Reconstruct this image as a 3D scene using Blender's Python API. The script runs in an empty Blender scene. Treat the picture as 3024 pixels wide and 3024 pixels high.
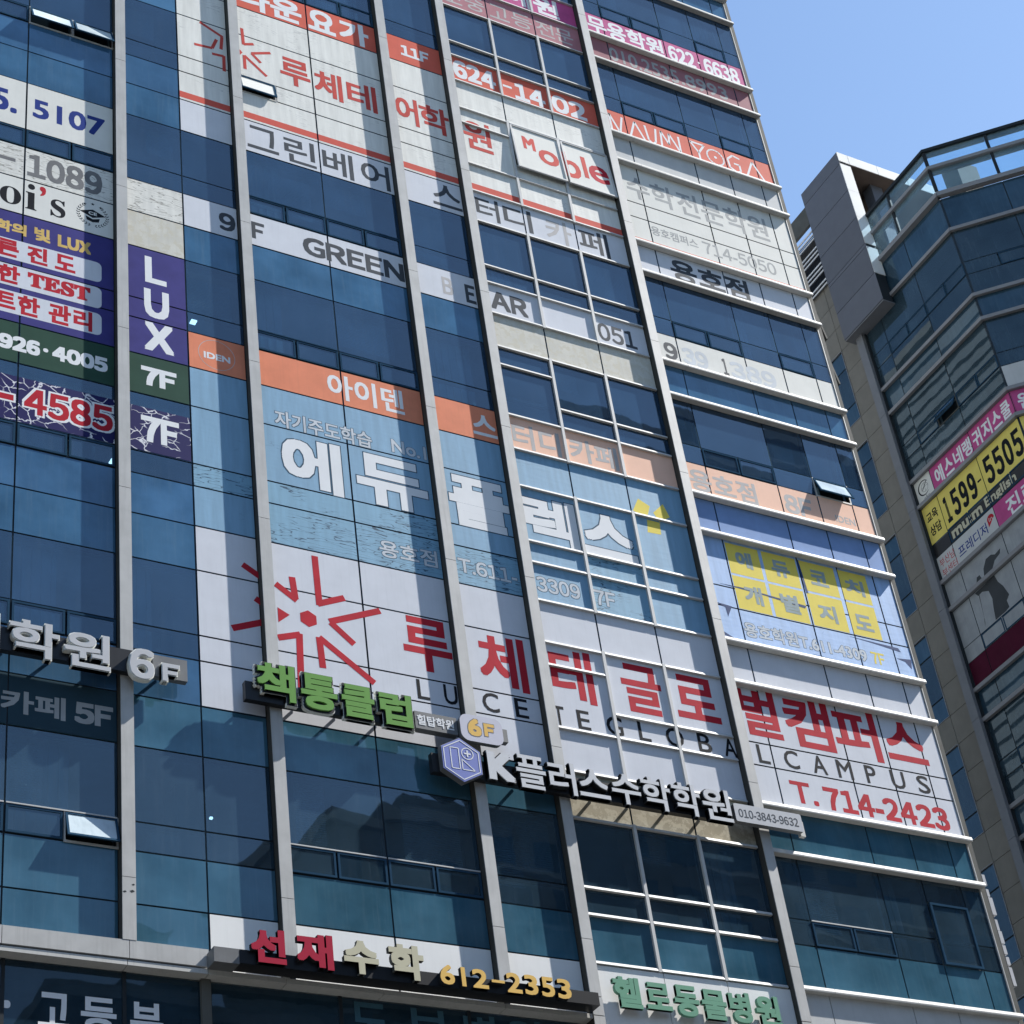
import bpy, math, random
from mathutils import Matrix, Vector
random.seed(7)
R = math.radians
sc = bpy.context.scene
COL = sc.collection

# ------------------------------------------------------------------ camera
cd = bpy.data.cameras.new('camera')
cam = bpy.data.objects.new('camera', cd)
COL.objects.link(cam)
cam.matrix_world = Matrix(((0.871708733, -0.207385920, -0.443976312, -11.943),
                           (-0.474548685, -0.583169998, -0.659330190, -28.281),
                           (-0.122177867, 0.785432259, -0.606769095, 1.60),
                           (0, 0, 0, 1)))
cd.sensor_fit = 'HORIZONTAL'
cd.sensor_width = 36
cd.lens = 36 * 6081.46 / 3024
cd.clip_start = 0.1
cd.clip_end = 3000
sc.camera = cam

# ------------------------------------------------------------------ sky and sun
sun_dir = Vector((3.8, -1.0, 4.2)).normalized()
elev = math.asin(sun_dir.z)
azim = math.atan2(sun_dir.x, sun_dir.y)
world = bpy.data.worlds.new('World')
sc.world = world
world.use_nodes = True
wn = world.node_tree
bg = wn.nodes['Background']
sky = wn.nodes.new('ShaderNodeTexSky')
sky.sky_type = 'NISHITA'
sky.sun_disc = False
sky.sun_elevation = elev
sky.sun_rotation = azim
sky.altitude = 20
sky.air_density = 1.25
sky.dust_density = 0.25
sky.ozone_density = 2.6
wn.links.new(sky.outputs[0], bg.inputs[0])
bg.inputs[1].default_value = 0.102
sd = bpy.data.lights.new('sun', 'SUN')
sd.energy = 5.0
sd.angle = R(0.53)
sd.color = (1.0, 0.965, 0.91)
sun = bpy.data.objects.new('sun', sd)
COL.objects.link(sun)
sun.location = (60, -30, 90)
sun.rotation_euler = sun_dir.to_track_quat('Z', 'Y').to_euler()
sc.view_settings.view_transform = 'Standard'
sc.view_settings.look = 'None'
sc.view_settings.exposure = 1.0
sc.view_settings.gamma = 1
sc.view_settings.use_curve_mapping = False
sc.cycles.max_bounces = 8
sc.cycles.transparent_max_bounces = 12
sc.cycles.glossy_bounces = 4
sc.cycles.use_denoising = True
sc.cycles.caustics_reflective = False
sc.cycles.caustics_refractive = False

# ------------------------------------------------------------------ materials
def base_nt(name):
    m = bpy.data.materials.new(name)
    m.use_nodes = True
    nt = m.node_tree
    return m, nt, nt.nodes['Principled BSDF']

def wpos(nt, sx=1, sy=1, sz=1):
    g = nt.nodes.new('ShaderNodeNewGeometry')
    mp = nt.nodes.new('ShaderNodeMapping')
    mp.inputs['Scale'].default_value = (sx, sy, sz)
    nt.links.new(g.outputs['Position'], mp.inputs[0])
    return mp.outputs[0]

def noise(nt, vec, scale, detail=4, rough=0.55):
    n = nt.nodes.new('ShaderNodeTexNoise')
    n.inputs['Scale'].default_value = scale
    n.inputs['Detail'].default_value = detail
    n.inputs['Roughness'].default_value = rough
    nt.links.new(vec, n.inputs['Vector'])
    return n.outputs[0]

def ramp(nt, fac, a, b, ca=(0, 0, 0, 1), cb=(1, 1, 1, 1)):
    r = nt.nodes.new('ShaderNodeValToRGB')
    r.color_ramp.elements[0].position = a
    r.color_ramp.elements[1].position = b
    r.color_ramp.elements[0].color = ca
    r.color_ramp.elements[1].color = cb
    nt.links.new(fac, r.inputs[0])
    return r.outputs[0]

def mixc(nt, fac, a, b, mode='MIX'):
    m = nt.nodes.new('ShaderNodeMix')
    m.data_type = 'RGBA'
    m.blend_type = mode
    for sock, v in ((m.inputs[0], fac), (m.inputs[6], a), (m.inputs[7], b)):
        if hasattr(v, 'is_output'):
            nt.links.new(v, sock)
        elif isinstance(v, (int, float)):
            sock.default_value = v
        else:
            sock.default_value = (*v[:3], 1)
    return m.outputs[2]

def math_n(nt, op, a, b=0.5):
    m = nt.nodes.new('ShaderNodeMath')
    m.operation = op
    for i, v in enumerate((a, b)):
        if hasattr(v, 'is_output'):
            nt.links.new(v, m.inputs[i])
        else:
            m.inputs[i].default_value = v
    return m.outputs[0]

def bump(nt, bs, h, strength, dist=0.01):
    b = nt.nodes.new('ShaderNodeBump')
    b.inputs['Strength'].default_value = strength
    b.inputs['Distance'].default_value = dist
    nt.links.new(h, b.inputs['Height'])
    nt.links.new(b.outputs[0], bs.inputs['Normal'])

def paint(name, col, rough=0.5, var=0.08, streak=0.10, metal=0.0, spec=None, blotch=None, bmp=0.0, rnd=0.0):
    """plain surface with faint mottling and rain streaks"""
    m, nt, bs = base_nt(name)
    v1 = noise(nt, wpos(nt), 2.3, 5)
    v2 = noise(nt, wpos(nt, 9, 9, 0.5), 1.6, 4, 0.6)
    dark = tuple(c * (1 - 2 * var) for c in col)
    c = mixc(nt, ramp(nt, v1, 0.35, 0.65), dark, col)
    c = mixc(nt, math_n(nt, 'MULTIPLY', ramp(nt, v2, 0.5, 0.8), streak * 3), c, tuple(x * 0.62 + 0.02 for x in col))
    if blotch:
        v3 = noise(nt, wpos(nt), 5.5, 3, 0.7)
        c = mixc(nt, ramp(nt, v3, 0.5, 0.56), c, blotch)
    if rnd:
        oi = nt.nodes.new('ShaderNodeObjectInfo')
        c = mixc(nt, math_n(nt, 'MULTIPLY', oi.outputs['Random'], rnd), c, (0, 0, 0))
    nt.links.new(c, bs.inputs['Base Color'])
    bs.inputs['Roughness'].default_value = rough
    bs.inputs['Metallic'].default_value = metal
    film_like = any(k in name for k in ('film', 'letter', 'stripe', 'panel'))
    bs.inputs['Specular IOR Level'].default_value = spec if spec is not None else (0.03 if film_like else 0.25)
    if film_like: rough = max(rough, 0.6)
    bs.inputs['Roughness'].default_value = rough
    if bmp:
        bump(nt, bs, noise(nt, wpos(nt), 3.0, 3), bmp, 0.02)
    return m

def glass(name, col, see=0.4, tint=(0.26, 0.45, 0.60), dust=0.5, rnd=0.35, ior=1.45, wavy=0.12):
    """tinted curtain-wall glass: coloured body with dust, some see-through, clear reflection"""
    m, nt, bs = base_nt(name)
    nt.nodes.remove(bs)
    out = nt.nodes['Material Output']
    df = nt.nodes.new('ShaderNodeBsdfDiffuse')
    st = noise(nt, wpos(nt, 5, 5, 0.35), 2.2, 5, 0.65)
    bl = noise(nt, wpos(nt), 0.9, 4)
    oi = nt.nodes.new('ShaderNodeObjectInfo')
    grey = sum(col) / 3
    c = mixc(nt, ramp(nt, bl, 0.32, 0.68), tuple(x * 0.66 for x in col), tuple(min(1, x * 1.22 + grey * 0.10) for x in col))
    wash = nt.nodes.new('ShaderNodeTexNoise'); wash.noise_dimensions = '4D'
    wash.inputs['Scale'].default_value = 0.45; wash.inputs['Detail'].default_value = 3
    nt.links.new(wpos(nt, 1.6, 1, 0.8), wash.inputs['Vector'])
    nt.links.new(math_n(nt, 'MULTIPLY', oi.outputs['Random'], 9.0), wash.inputs['W'])
    c = mixc(nt, math_n(nt, 'MULTIPLY', ramp(nt, wash.outputs[0], 0.45, 0.75), 0.35), c, tuple(x * 1.2 + 0.05 for x in col))
    c = mixc(nt, math_n(nt, 'MULTIPLY', oi.outputs['Random'], rnd), c, tuple(x * 0.45 for x in col))
    c = mixc(nt, math_n(nt, 'MULTIPLY', ramp(nt, st, 0.50, 0.95), dust * 0.6), c, (0.20, 0.27, 0.31))
    nt.links.new(c, df.inputs[0])
    body = df.outputs[0]
    if see > 0:
        tr = nt.nodes.new('ShaderNodeBsdfTransparent')
        tr.inputs[0].default_value = (*tint, 1)
        mx = nt.nodes.new('ShaderNodeMixShader')
        mx.inputs[0].default_value = see
        nt.links.new(body, mx.inputs[1])
        nt.links.new(tr.outputs[0], mx.inputs[2])
        body = mx.outputs[0]
    gl = nt.nodes.new('ShaderNodeBsdfGlossy')
    gl.inputs['Roughness'].default_value = 0.012
    gl.inputs[0].default_value = (0.72, 0.88, 1.0, 1)
    wv = noise(nt, wpos(nt, 1.0, 1.0, 0.8), 0.9, 2, 0.4)
    b = nt.nodes.new('ShaderNodeBump')
    b.inputs['Strength'].default_value = wavy
    b.inputs['Distance'].default_value = 0.02
    nt.links.new(wv, b.inputs['Height'])
    va = nt.nodes.new('ShaderNodeVectorMath'); va.operation = 'ADD'
    cb = nt.nodes.new('ShaderNodeCombineXYZ')
    rr = oi.outputs['Random']
    sw = math_n(nt, 'SINE', math_n(nt, 'MULTIPLY', rr, 57.0), 0)
    nt.links.new(math_n(nt, 'MULTIPLY', math_n(nt, 'SUBTRACT', rr, 0.5), 0.035), cb.inputs[0])
    nt.links.new(math_n(nt, 'MULTIPLY', sw, 0.014), cb.inputs[2])
    nt.links.new(b.outputs[0], va.inputs[0]); nt.links.new(cb.outputs[0], va.inputs[1])
    nrm = nt.nodes.new('ShaderNodeVectorMath'); nrm.operation = 'NORMALIZE'
    nt.links.new(va.outputs[0], nrm.inputs[0])
    nt.links.new(nrm.outputs[0], gl.inputs['Normal'])
    fr = nt.nodes.new('ShaderNodeFresnel')
    fr.inputs[0].default_value = ior
    mx2 = nt.nodes.new('ShaderNodeMixShader')
    nt.links.new(fr.outputs[0], mx2.inputs[0])
    nt.links.new(body, mx2.inputs[1])
    nt.links.new(gl.outputs[0], mx2.inputs[2])
    if see > 0:      # the far face of a pane lets everything through: body and tint count once
        geo = nt.nodes.new('ShaderNodeNewGeometry')
        clear = nt.nodes.new('ShaderNodeBsdfTransparent')
        mx3 = nt.nodes.new('ShaderNodeMixShader')
        nt.links.new(geo.outputs['Backfacing'], mx3.inputs[0])
        nt.links.new(mx2.outputs[0], mx3.inputs[1])
        nt.links.new(clear.outputs[0], mx3.inputs[2])
        nt.links.new(mx3.outputs[0], out.inputs[0])
    else:
        nt.links.new(mx2.outputs[0], out.inputs[0])
    return m

def crackle(name, col, vein):
    """film that has split into white veins"""
    m, nt, bs = base_nt(name)
    n = noise(nt, wpos(nt), 2.5, 3)
    va = nt.nodes.new('ShaderNodeVectorMath'); va.operation = 'ADD'
    cmb = nt.nodes.new('ShaderNodeCombineXYZ')
    nt.links.new(math_n(nt, 'MULTIPLY', n, 0.5), cmb.inputs[0])
    nt.links.new(math_n(nt, 'MULTIPLY', n, -0.4), cmb.inputs[2])
    nt.links.new(wpos(nt, 1, 1, 1.25), va.inputs[0]); nt.links.new(cmb.outputs[0], va.inputs[1])
    v = nt.nodes.new('ShaderNodeTexVoronoi'); v.feature = 'DISTANCE_TO_EDGE'
    v.inputs['Scale'].default_value = 3.6
    nt.links.new(va.outputs[0], v.inputs['Vector'])
    edge = ramp(nt, v.outputs['Distance'], 0.02, 0.045, (1, 1, 1, 1), (0, 0, 0, 1))
    mask = ramp(nt, noise(nt, wpos(nt), 1.9, 2), 0.44, 0.52)
    fac = math_n(nt, 'MULTIPLY', edge, mask)
    nt.links.new(mixc(nt, fac, col, vein), bs.inputs['Base Color'])
    bs.inputs['Specular IOR Level'].default_value = 0.05
    bs.inputs['Roughness'].default_value = 0.55
    return m

def ripple(name, col, line, amount=0.5, lo=0.46, streaky=True):
    """shrunken film: short dark ripples in patches"""
    m, nt, bs = base_nt(name)
    n = noise(nt, wpos(nt, 1.0, 1.0, 6.5), 2.0, 1.5, 0.45)
    r = math_n(nt, 'ABSOLUTE', math_n(nt, 'SUBTRACT', n, 0.52), 0)
    ln = ramp(nt, r, 0.010, 0.022, (1, 1, 1, 1), (0, 0, 0, 1))
    mask = ramp(nt, noise(nt, wpos(nt, 1, 1, 1.3), 0.85, 2), lo, lo + 0.09)
    fac = math_n(nt, 'MULTIPLY', math_n(nt, 'MULTIPLY', ln, mask), amount)
    v1 = noise(nt, wpos(nt, 6, 6, 0.6), 1.2, 4)
    c = mixc(nt, ramp(nt, v1, 0.35, 0.7), tuple(x * 0.9 for x in col), tuple(min(1, x * 1.08) for x in col))
    nt.links.new(mixc(nt, fac, c, line), bs.inputs['Base Color'])
    bs.inputs['Roughness'].default_value = 0.5
    bs.inputs['Specular IOR Level'].default_value = 0.08
    bump(nt, bs, n, 0.08, 0.02)
    return m

def emit(name, col, s):
    m, nt, bs = base_nt(name)
    bs.inputs['Base Color'].default_value = (*col, 1)
    bs.inputs['Emission Color'].default_value = (*col, 1)
    bs.inputs['Emission Strength'].default_value = s
    return m

M = dict(
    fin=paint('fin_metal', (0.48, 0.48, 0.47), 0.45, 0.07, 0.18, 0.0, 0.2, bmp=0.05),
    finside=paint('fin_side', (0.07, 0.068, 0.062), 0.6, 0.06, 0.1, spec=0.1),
    ledge=paint('ledge_metal', (0.56, 0.555, 0.53), 0.5, 0.05, 0.16, 0.0, 0.12),
    frame=paint('frame_metal', (0.56, 0.56, 0.55), 0.45, 0.04, 0.08, 0.0, 0.15),
    darkframe=paint('dark_frame', (0.03, 0.036, 0.042), 0.6, spec=0.1),
    ventframe=paint('vent_frame', (0.03, 0.07, 0.12), 0.7, spec=0.0),
    trim=paint('edge_trim', (0.13, 0.13, 0.12), 0.7, 0.1, 0.1, spec=0.05),
    vision=glass('vision_glass', (0.032, 0.088, 0.18), 0.52, rnd=0.5, dust=0.3, ior=1.85),
    sill=glass('sill_glass', (0.042, 0.125, 0.24), 0.0, rnd=0.35, dust=0.4, ior=1.65),
    spandrel=glass('spandrel_glass', (0.042, 0.13, 0.235), 0.0, rnd=0.35, dust=0.45, ior=1.65),
    lowglass=glass('low_storey_glass', (0.04, 0.088, 0.135), 0.48, rnd=0.5, dust=0.4, ior=1.8),
    lowsill=glass('low_storey_sill_glass', (0.042, 0.128, 0.19), 0.0, rnd=0.3, dust=0.35, ior=1.6),
    sashglass=glass('dusty_sash_glass', (0.62, 0.72, 0.76), 0.0, dust=0.8),  # bright sky reflection of the open sashes put into the body colour
    shop=glass('shopfront_glass', (0.012, 0.035, 0.06), 0.35, rnd=0.3, dust=0.4),
    rglass=glass('right_tower_glass', (0.034, 0.065, 0.09), 0.25, rnd=0.4, dust=0.4, ior=1.6),
    rspan=glass('right_tower_spandrel_glass', (0.024, 0.06, 0.095), 0.0, rnd=0.3, dust=0.3, ior=1.6),
    railglass=glass('parapet_glass', (0.50, 0.70, 0.82), 0.80, (0.58, 0.83, 1.0), 0.15, 0.1, 1.5, 0.02),
    white=paint('white_film', (0.74, 0.735, 0.69), 0.42, 0.03, 0.05),
    sashfilm=paint('sash_white_film', (0.50, 0.50, 0.49), 0.6),
    coolwhite=paint('cool_white_film', (0.66, 0.68, 0.73), 0.42, 0.03, 0.06),
    paper=paint('bright_white_panel', (0.84, 0.84, 0.82), 0.5, 0.02, 0.05),
    greyfilm=paint('grey_white_film', (0.56, 0.57, 0.57), 0.42, 0.04, 0.06),
    cream=paint('cream_film', (0.66, 0.64, 0.57), 0.5, 0.06, 0.12, blotch=(0.58, 0.55, 0.46)),
    mottle=paint('mottled_beige_film', (0.42, 0.38, 0.29), 0.5, 0.08, 0.1, blotch=(0.50, 0.46, 0.36)),
    flaky=ripple('flaking_white_film', (0.72, 0.71, 0.66), (0.24, 0.23, 0.2), 0.8, 0.30),
    red=paint('red_film', (0.70, 0.145, 0.10), 0.45, 0.05, 0.06),
    stripe=paint('red_stripe', (0.66, 0.12, 0.09), 0.45, 0.04, 0.05),
    orange=paint('orange_film', (0.80, 0.27, 0.155), 0.45, 0.05, 0.08),
    orangepale=paint('bleached_orange_film', (0.92, 0.57, 0.42), 0.42, 0.03, 0.05),  # orange film with the sun glare's washout mixed into its colour
    magenta=paint('magenta_film', (0.55, 0.10, 0.28), 0.42, 0.08, 0.08),
    pinkfade=paint('faded_plum_film', (0.47, 0.21, 0.24), 0.42, 0.06, 0.1),
    pinkdark=paint('dusty_plum_film', (0.36, 0.16, 0.185), 0.42, 0.06, 0.1),  # darker copy of the faded plum, ledge shade put into the colour
    plum=paint('dark_plum_film', (0.24, 0.06, 0.10), 0.4, 0.06, 0.06),
    navy=paint('navy_film', (0.062, 0.058, 0.225), 0.4, 0.08, 0.05),
    crack=crackle('split_navy_film', (0.022, 0.022, 0.10), (0.72, 0.72, 0.76)),
    green=paint('dark_green_film', (0.035, 0.082, 0.06), 0.4, 0.06, 0.05),
    cafe=paint('dark_teal_film', (0.030, 0.062, 0.085), 0.35, 0.06, 0.04),
    blue=ripple('steel_blue_film', (0.215, 0.38, 0.53), (0.03, 0.07, 0.13), 0.5, 0.62),
    bluerip=ripple('rippled_blue_film', (0.21, 0.39, 0.53), (0.02, 0.05, 0.09), 0.85, 0.42),
    sky=ripple('pale_blue_film', (0.34, 0.50, 0.77), (0.05, 0.12, 0.3), 0.5, 0.62),
    bandblue=paint('blue_band_film', (0.22, 0.34, 0.60), 0.4, 0.05, 0.05),
    yellow=paint('yellow_film', (0.84, 0.68, 0.13), 0.42, 0.03, 0.04),
    yellow2=paint('yellow_sign_film', (0.80, 0.66, 0.17), 0.45, 0.04, 0.05),
    txtgrey=paint('grey_letter_film', (0.075, 0.085, 0.10), 0.45),
    txtblack=paint('black_letter_film', (0.018, 0.02, 0.025), 0.45),
    txtfade=paint('faded_letter_film', (0.40, 0.41, 0.41), 0.45),
    txtmid=paint('mid_grey_letter_film', (0.20, 0.20, 0.205), 0.45),
    txtnavy=paint('navy_letter_film', (0.03, 0.055, 0.25), 0.42),
    txtwhite=paint('white_letter_film', (0.80, 0.81, 0.82), 0.4, 0.02, 0.03),
    txtred=paint('red_letter_film', (0.52, 0.028, 0.045), 0.42),
    txtred2=paint('coral_letter_film', (0.62, 0.09, 0.075), 0.42),
    txtgold=paint('gold_letter_film', (0.72, 0.50, 0.17), 0.42),
    txtblue=paint('slate_blue_letter_film', (0.36, 0.43, 0.44), 0.42),
    txtsilver=paint('silver_letter_film', (0.62, 0.66, 0.70), 0.35),
    txtdark=paint('dark_edge_film', (0.05, 0.10, 0.15), 0.4),
    txtteal=paint('unlit_teal_letter', (0.06, 0.14, 0.19), 0.4),
    txtpale=paint('pale_grey_letter_film', (0.52, 0.50, 0.49), 0.45),
    boardblack=paint('black_sign_rail', (0.016, 0.017, 0.02), 0.35),
    boardgrey=paint('grey_sign_box', (0.16, 0.165, 0.17), 0.4),
    chwhite=paint('channel_letter_white', (0.52, 0.53, 0.55), 0.35, 0.02, 0.02),
    chbright=paint('channel_letter_bright', (0.62, 0.63, 0.65), 0.35, 0.02, 0.02),
    chgreen=paint('channel_letter_green', (0.16, 0.34, 0.09), 0.35, 0.03, 0.02),
    chgold=paint('channel_letter_gold', (0.78, 0.50, 0.15), 0.35, 0.02, 0.02),
    chred=paint('channel_letter_red', (0.40, 0.025, 0.055), 0.35, 0.02, 0.02),
    chbeige=paint('channel_letter_beige', (0.55, 0.52, 0.38), 0.35, 0.02, 0.02),
    chmint=paint('channel_letter_green_grey', (0.17, 0.36, 0.25), 0.35, 0.02, 0.02),
    chrome=paint('pale_edge', (0.80, 0.80, 0.74), 0.3, 0.02, 0.02),
    darkside=paint('dark_letter_side', (0.03, 0.032, 0.035), 0.35),
    hexblue=paint('periwinkle_sign_face', (0.16, 0.20, 0.50), 0.35, 0.02, 0.02),
    lilac=paint('lilac_grey_sign_face', (0.52, 0.52, 0.60), 0.35, 0.02, 0.02),
    slab=paint('white_ceiling', (0.62, 0.62, 0.60), 0.8),
    room=paint('room_wall', (0.30, 0.30, 0.29), 0.9),
    blind=paint('window_blind', (0.68, 0.69, 0.68), 0.7),
    cabinet=paint('cabinet_box', (0.5, 0.46, 0.38), 0.7),
    white10=ripple('wrinkled_white_film', (0.74, 0.735, 0.69), (0.34, 0.34, 0.33), 0.4, 0.50),
    concrete=paint('concrete', (0.33, 0.32, 0.30), 0.85, 0.08, 0.1),
    gpanel=paint('slate_grey_panel', (0.155, 0.165, 0.195), 0.42, 0.03, 0.05, rnd=0.10, bmp=0.04),
    wpanel=paint('white_metal_panel', (0.80, 0.80, 0.78), 0.4, 0.03, 0.04),
    tan=paint('tan_stone_panel', (0.235, 0.222, 0.198), 0.33, 0.05, 0.08, rnd=0.12, bmp=0.05),
    pil=paint('pilaster_metal', (0.19, 0.195, 0.21), 0.45, 0.05, 0.05),
    rledge=paint('right_ledge_metal', (0.26, 0.26, 0.27), 0.45, 0.04, 0.05),
    louvre=paint('louvre_blade', (0.78, 0.80, 0.84), 0.3),
    slit=paint('torn_slit_shadow_blue', (0.02, 0.055, 0.17), 0.6, spec=0.05),  # dark blue of the slits in the torn film
    rgrey=paint('grey_torn_film', (0.36, 0.38, 0.40), 0.35, 0.08, 0.15),
    maroon=paint('maroon_film', (0.085, 0.012, 0.03), 0.4),
    cloth=paint('dark_torn_patch', (0.045, 0.05, 0.055), 0.6),
    asphalt=paint('asphalt', (0.05, 0.05, 0.052), 0.9),
    paving=paint('paving', (0.13, 0.13, 0.125), 0.9),
    kerb=paint('kerb', (0.36, 0.35, 0.33), 0.9),
    linepaint=paint('road_paint', (0.72, 0.72, 0.70), 0.8),
    lamp=emit('lamp_tube', (0.9, 0.96, 1.0), 3.0),
    brown=paint('brown_soffit', (0.13, 0.10, 0.085), 0.7),
)

# ------------------------------------------------------------------ builders
W = {}          # world matrices of everything built

def link(o, parent=None, mw=None):
    COL.objects.link(o)
    mw = mw or Matrix.Identity(4)
    W[o.name] = mw
    if parent is not None:
        o.parent = parent
        o.matrix_local = W[parent.name].inverted() @ mw
    else:
        o.matrix_world = mw
    return o

def thing(name, label, cat, loc=(0, 0, 0), group=None):
    o = bpy.data.objects.new(name, None)
    o.empty_display_size = 0.3
    link(o, None, Matrix.Translation(loc))
    o['label'] = label
    o['category'] = cat
    if group:
        o['group'] = group
    return o

class Frame:
    """a facade: s runs to the right along it, d out towards the street, z up"""
    def __init__(self, ox, oy, deg, oz=0.0, pre=None):
        self.m = (pre or Matrix.Translation((ox, oy, oz)) @ Matrix.Rotation(R(deg), 4, 'Z'))
    def at(self, s, d, z):
        return self.m @ Matrix.Translation((s, -d, z))

MAIN = Frame(0, 0, 0)
F1 = Frame(28.73, 0, -90)            # s = -Y
F2 = Frame(28.73, 4.08, -45)

MESH = {}
def mesh_from(name, verts, faces, mat):
    me = bpy.data.meshes.new(name)
    me.from_pydata(verts, [], faces)
    if isinstance(mat, (list, tuple)):
        for m_ in mat: me.materials.append(m_)
    else:
        me.materials.append(mat)
    me.update()
    return me

BF = [(0, 1, 5, 4), (1, 3, 7, 5), (3, 2, 6, 7), (2, 0, 4, 6), (4, 5, 7, 6), (0, 2, 3, 1)]
def box_mesh(name, w, dp, h, mat):
    k = (name, round(w, 3), round(dp, 3), round(h, 3), mat.name)
    if k not in MESH:
        vs = [(x, y, z) for z in (-h / 2, h / 2) for y in (-dp / 2, dp / 2) for x in (-w / 2, w / 2)]
        MESH[k] = mesh_from(name, vs, [(0, 1, 5, 4), (1, 3, 7, 5), (3, 2, 6, 7), (2, 0, 4, 6), (4, 5, 7, 6), (0, 2, 3, 1)], mat)
    return MESH[k]

def box(name, s0, s1, d0, d1, z0, z1, mat, parent=None, fr=MAIN, rot=None):
    """box from s0..s1 along, d0..d1 outwards, z0..z1 up"""
    me = box_mesh(name, s1 - s0, d1 - d0, z1 - z0, mat)
    o = bpy.data.objects.new(name, me)
    mw = fr.at((s0 + s1) / 2, (d0 + d1) / 2, (z0 + z1) / 2)
    if rot:
        mw = mw @ Matrix.Rotation(rot[0], 4, 'X') @ Matrix.Rotation(rot[1], 4, 'Z')
    return link(o, parent, mw)

def cd(d):
    """flat print lies within millimetres of the glass"""
    return 0.0035 + 0.03 * d if 0 <= d < 0.07 else (d if d > 0 else d)

class MB:
    """collects solids in facade coordinates and links them as one mesh"""
    def __init__(self):
        self.v, self.f, self.mi = [], [], []
    def add(self, vs, fs, mi=0):
        n = len(self.v)
        self.v += vs
        self.f += [tuple(i + n for i in f) for f in fs]
        self.mi += [mi] * len(fs)
    def box(self, s0, s1, d0, d1, z0, z1, mi=0):
        self.add([(s, -d, z) for z in (z0, z1) for d in (d1, d0) for s in (s0, s1)], BF, mi)
    def prism(self, pts, d0, d1, mi=0, side=None):
        """polygon (s,z) counter-clockwise as seen from the street"""
        a = sum(pts[i][0] * pts[(i + 1) % len(pts)][1] - pts[(i + 1) % len(pts)][0] * pts[i][1] for i in range(len(pts)))
        if a < 0: pts = pts[::-1]
        n = len(pts)
        if 0 <= d0 < d1 < 0.07: d0, d1 = 0.0025, cd(d1)
        vs = [(s, -d1, z) for s, z in pts] + [(s, -d0, z) for s, z in pts]
        self.add(vs, [tuple(range(n))], mi)
        self.add(vs, [tuple(range(2 * n - 1, n - 1, -1))] + [(i, i + n, (i + 1) % n + n, (i + 1) % n) for i in range(n)], mi if side is None else side)
    def stroke(self, p, q, w, d0, d1, mi=0):
        d1 = max(d1, d0 + 0.001)
        dx, dz = q[0] - p[0], q[1] - p[1]
        L = math.hypot(dx, dz) or 1
        nx, nz = -dz / L * w / 2, dx / L * w / 2
        self.prism([(p[0] - nx, p[1] - nz), (q[0] - nx, q[1] - nz), (q[0] + nx, q[1] + nz), (p[0] + nx, p[1] + nz)], d0, d1, mi)
    def build(self, name, mats, parent=None, fr=MAIN):
        xs = [v[0] for v in self.v]; ys = [v[1] for v in self.v]; zs = [v[2] for v in self.v]
        c = ((min(xs) + max(xs)) / 2, (min(ys) + max(ys)) / 2, min(zs))
        vs = [(x - c[0], y - c[1], z - c[2]) for x, y, z in self.v]
        me = mesh_from(name, vs, self.f, mats)
        for p, i in zip(me.polygons, self.mi): p.material_index = i
        return link(bpy.data.objects.new(name, me), parent, fr.at(c[0], -c[1], c[2]))

def raw(txt, res):
    cu = bpy.data.curves.new('writing', 'FONT')
    cu.body = txt
    cu.resolution_u = res
    ob = bpy.data.objects.new('writing', cu)
    COL.objects.link(ob)
    dg = bpy.context.evaluated_depsgraph_get()
    me = bpy.data.meshes.new_from_object(ob.evaluated_get(dg))
    vs = [tuple(v.co) for v in me.vertices]
    fs = [tuple(p.vertices) for p in me.polygons]
    bpy.data.objects.remove(ob); bpy.data.curves.remove(cu); bpy.data.meshes.remove(me)
    return [(v[0], v[1]) for v in vs], fs

GL = {}
def glyph(txt, res=3):
    """outline faces of a piece of writing, ink box normalised to 0..1"""
    if txt not in GL:
        if txt.startswith('~'):            # grotesque digits and capitals, set tight
            vs, fs, cx_ = [], [], 0.0
            for ch in txt[1:]:
                if ch == ' ':
                    cx_ += 0.35; continue
                gv, gf = raw(chr(ord(ch) + 0xFEE0) if ch in '0123456789ABCDEFGHIJKLMNOPQRSTUVWXYZ' else ch, res)
                a0 = min(v[0] for v in gv); a1 = max(v[0] for v in gv); n = len(vs)
                dy = 0.0 if ch not in '-' else 0.02
                vs += [(v[0] - a0 + cx_, v[1] + dy) for v in gv]
                fs += [tuple(i + n for i in f) for f in gf]
                cx_ += a1 - a0 + 0.10
        else:
            vs, fs = raw(txt, res)
        x0 = min(v[0] for v in vs); x1 = max(v[0] for v in vs)
        y0 = min(v[1] for v in vs); y1 = max(v[1] for v in vs)
        vs = [((v[0] - x0) / ((x1 - x0) or 1), (v[1] - y0) / ((y1 - y0) or 1)) for v in vs]
        from collections import Counter
        cnt = Counter()
        for f in fs:
            for i in range(len(f)): cnt[tuple(sorted((f[i], f[(i + 1) % len(f)])))] += 1
        rim = [(f[i], f[(i + 1) % len(f)]) for f in fs for i in range(len(f)) if cnt[tuple(sorted((f[i], f[(i + 1) % len(f)])))] == 1]
        GL[txt] = (vs, fs, rim)
    return GL[txt]

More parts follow.
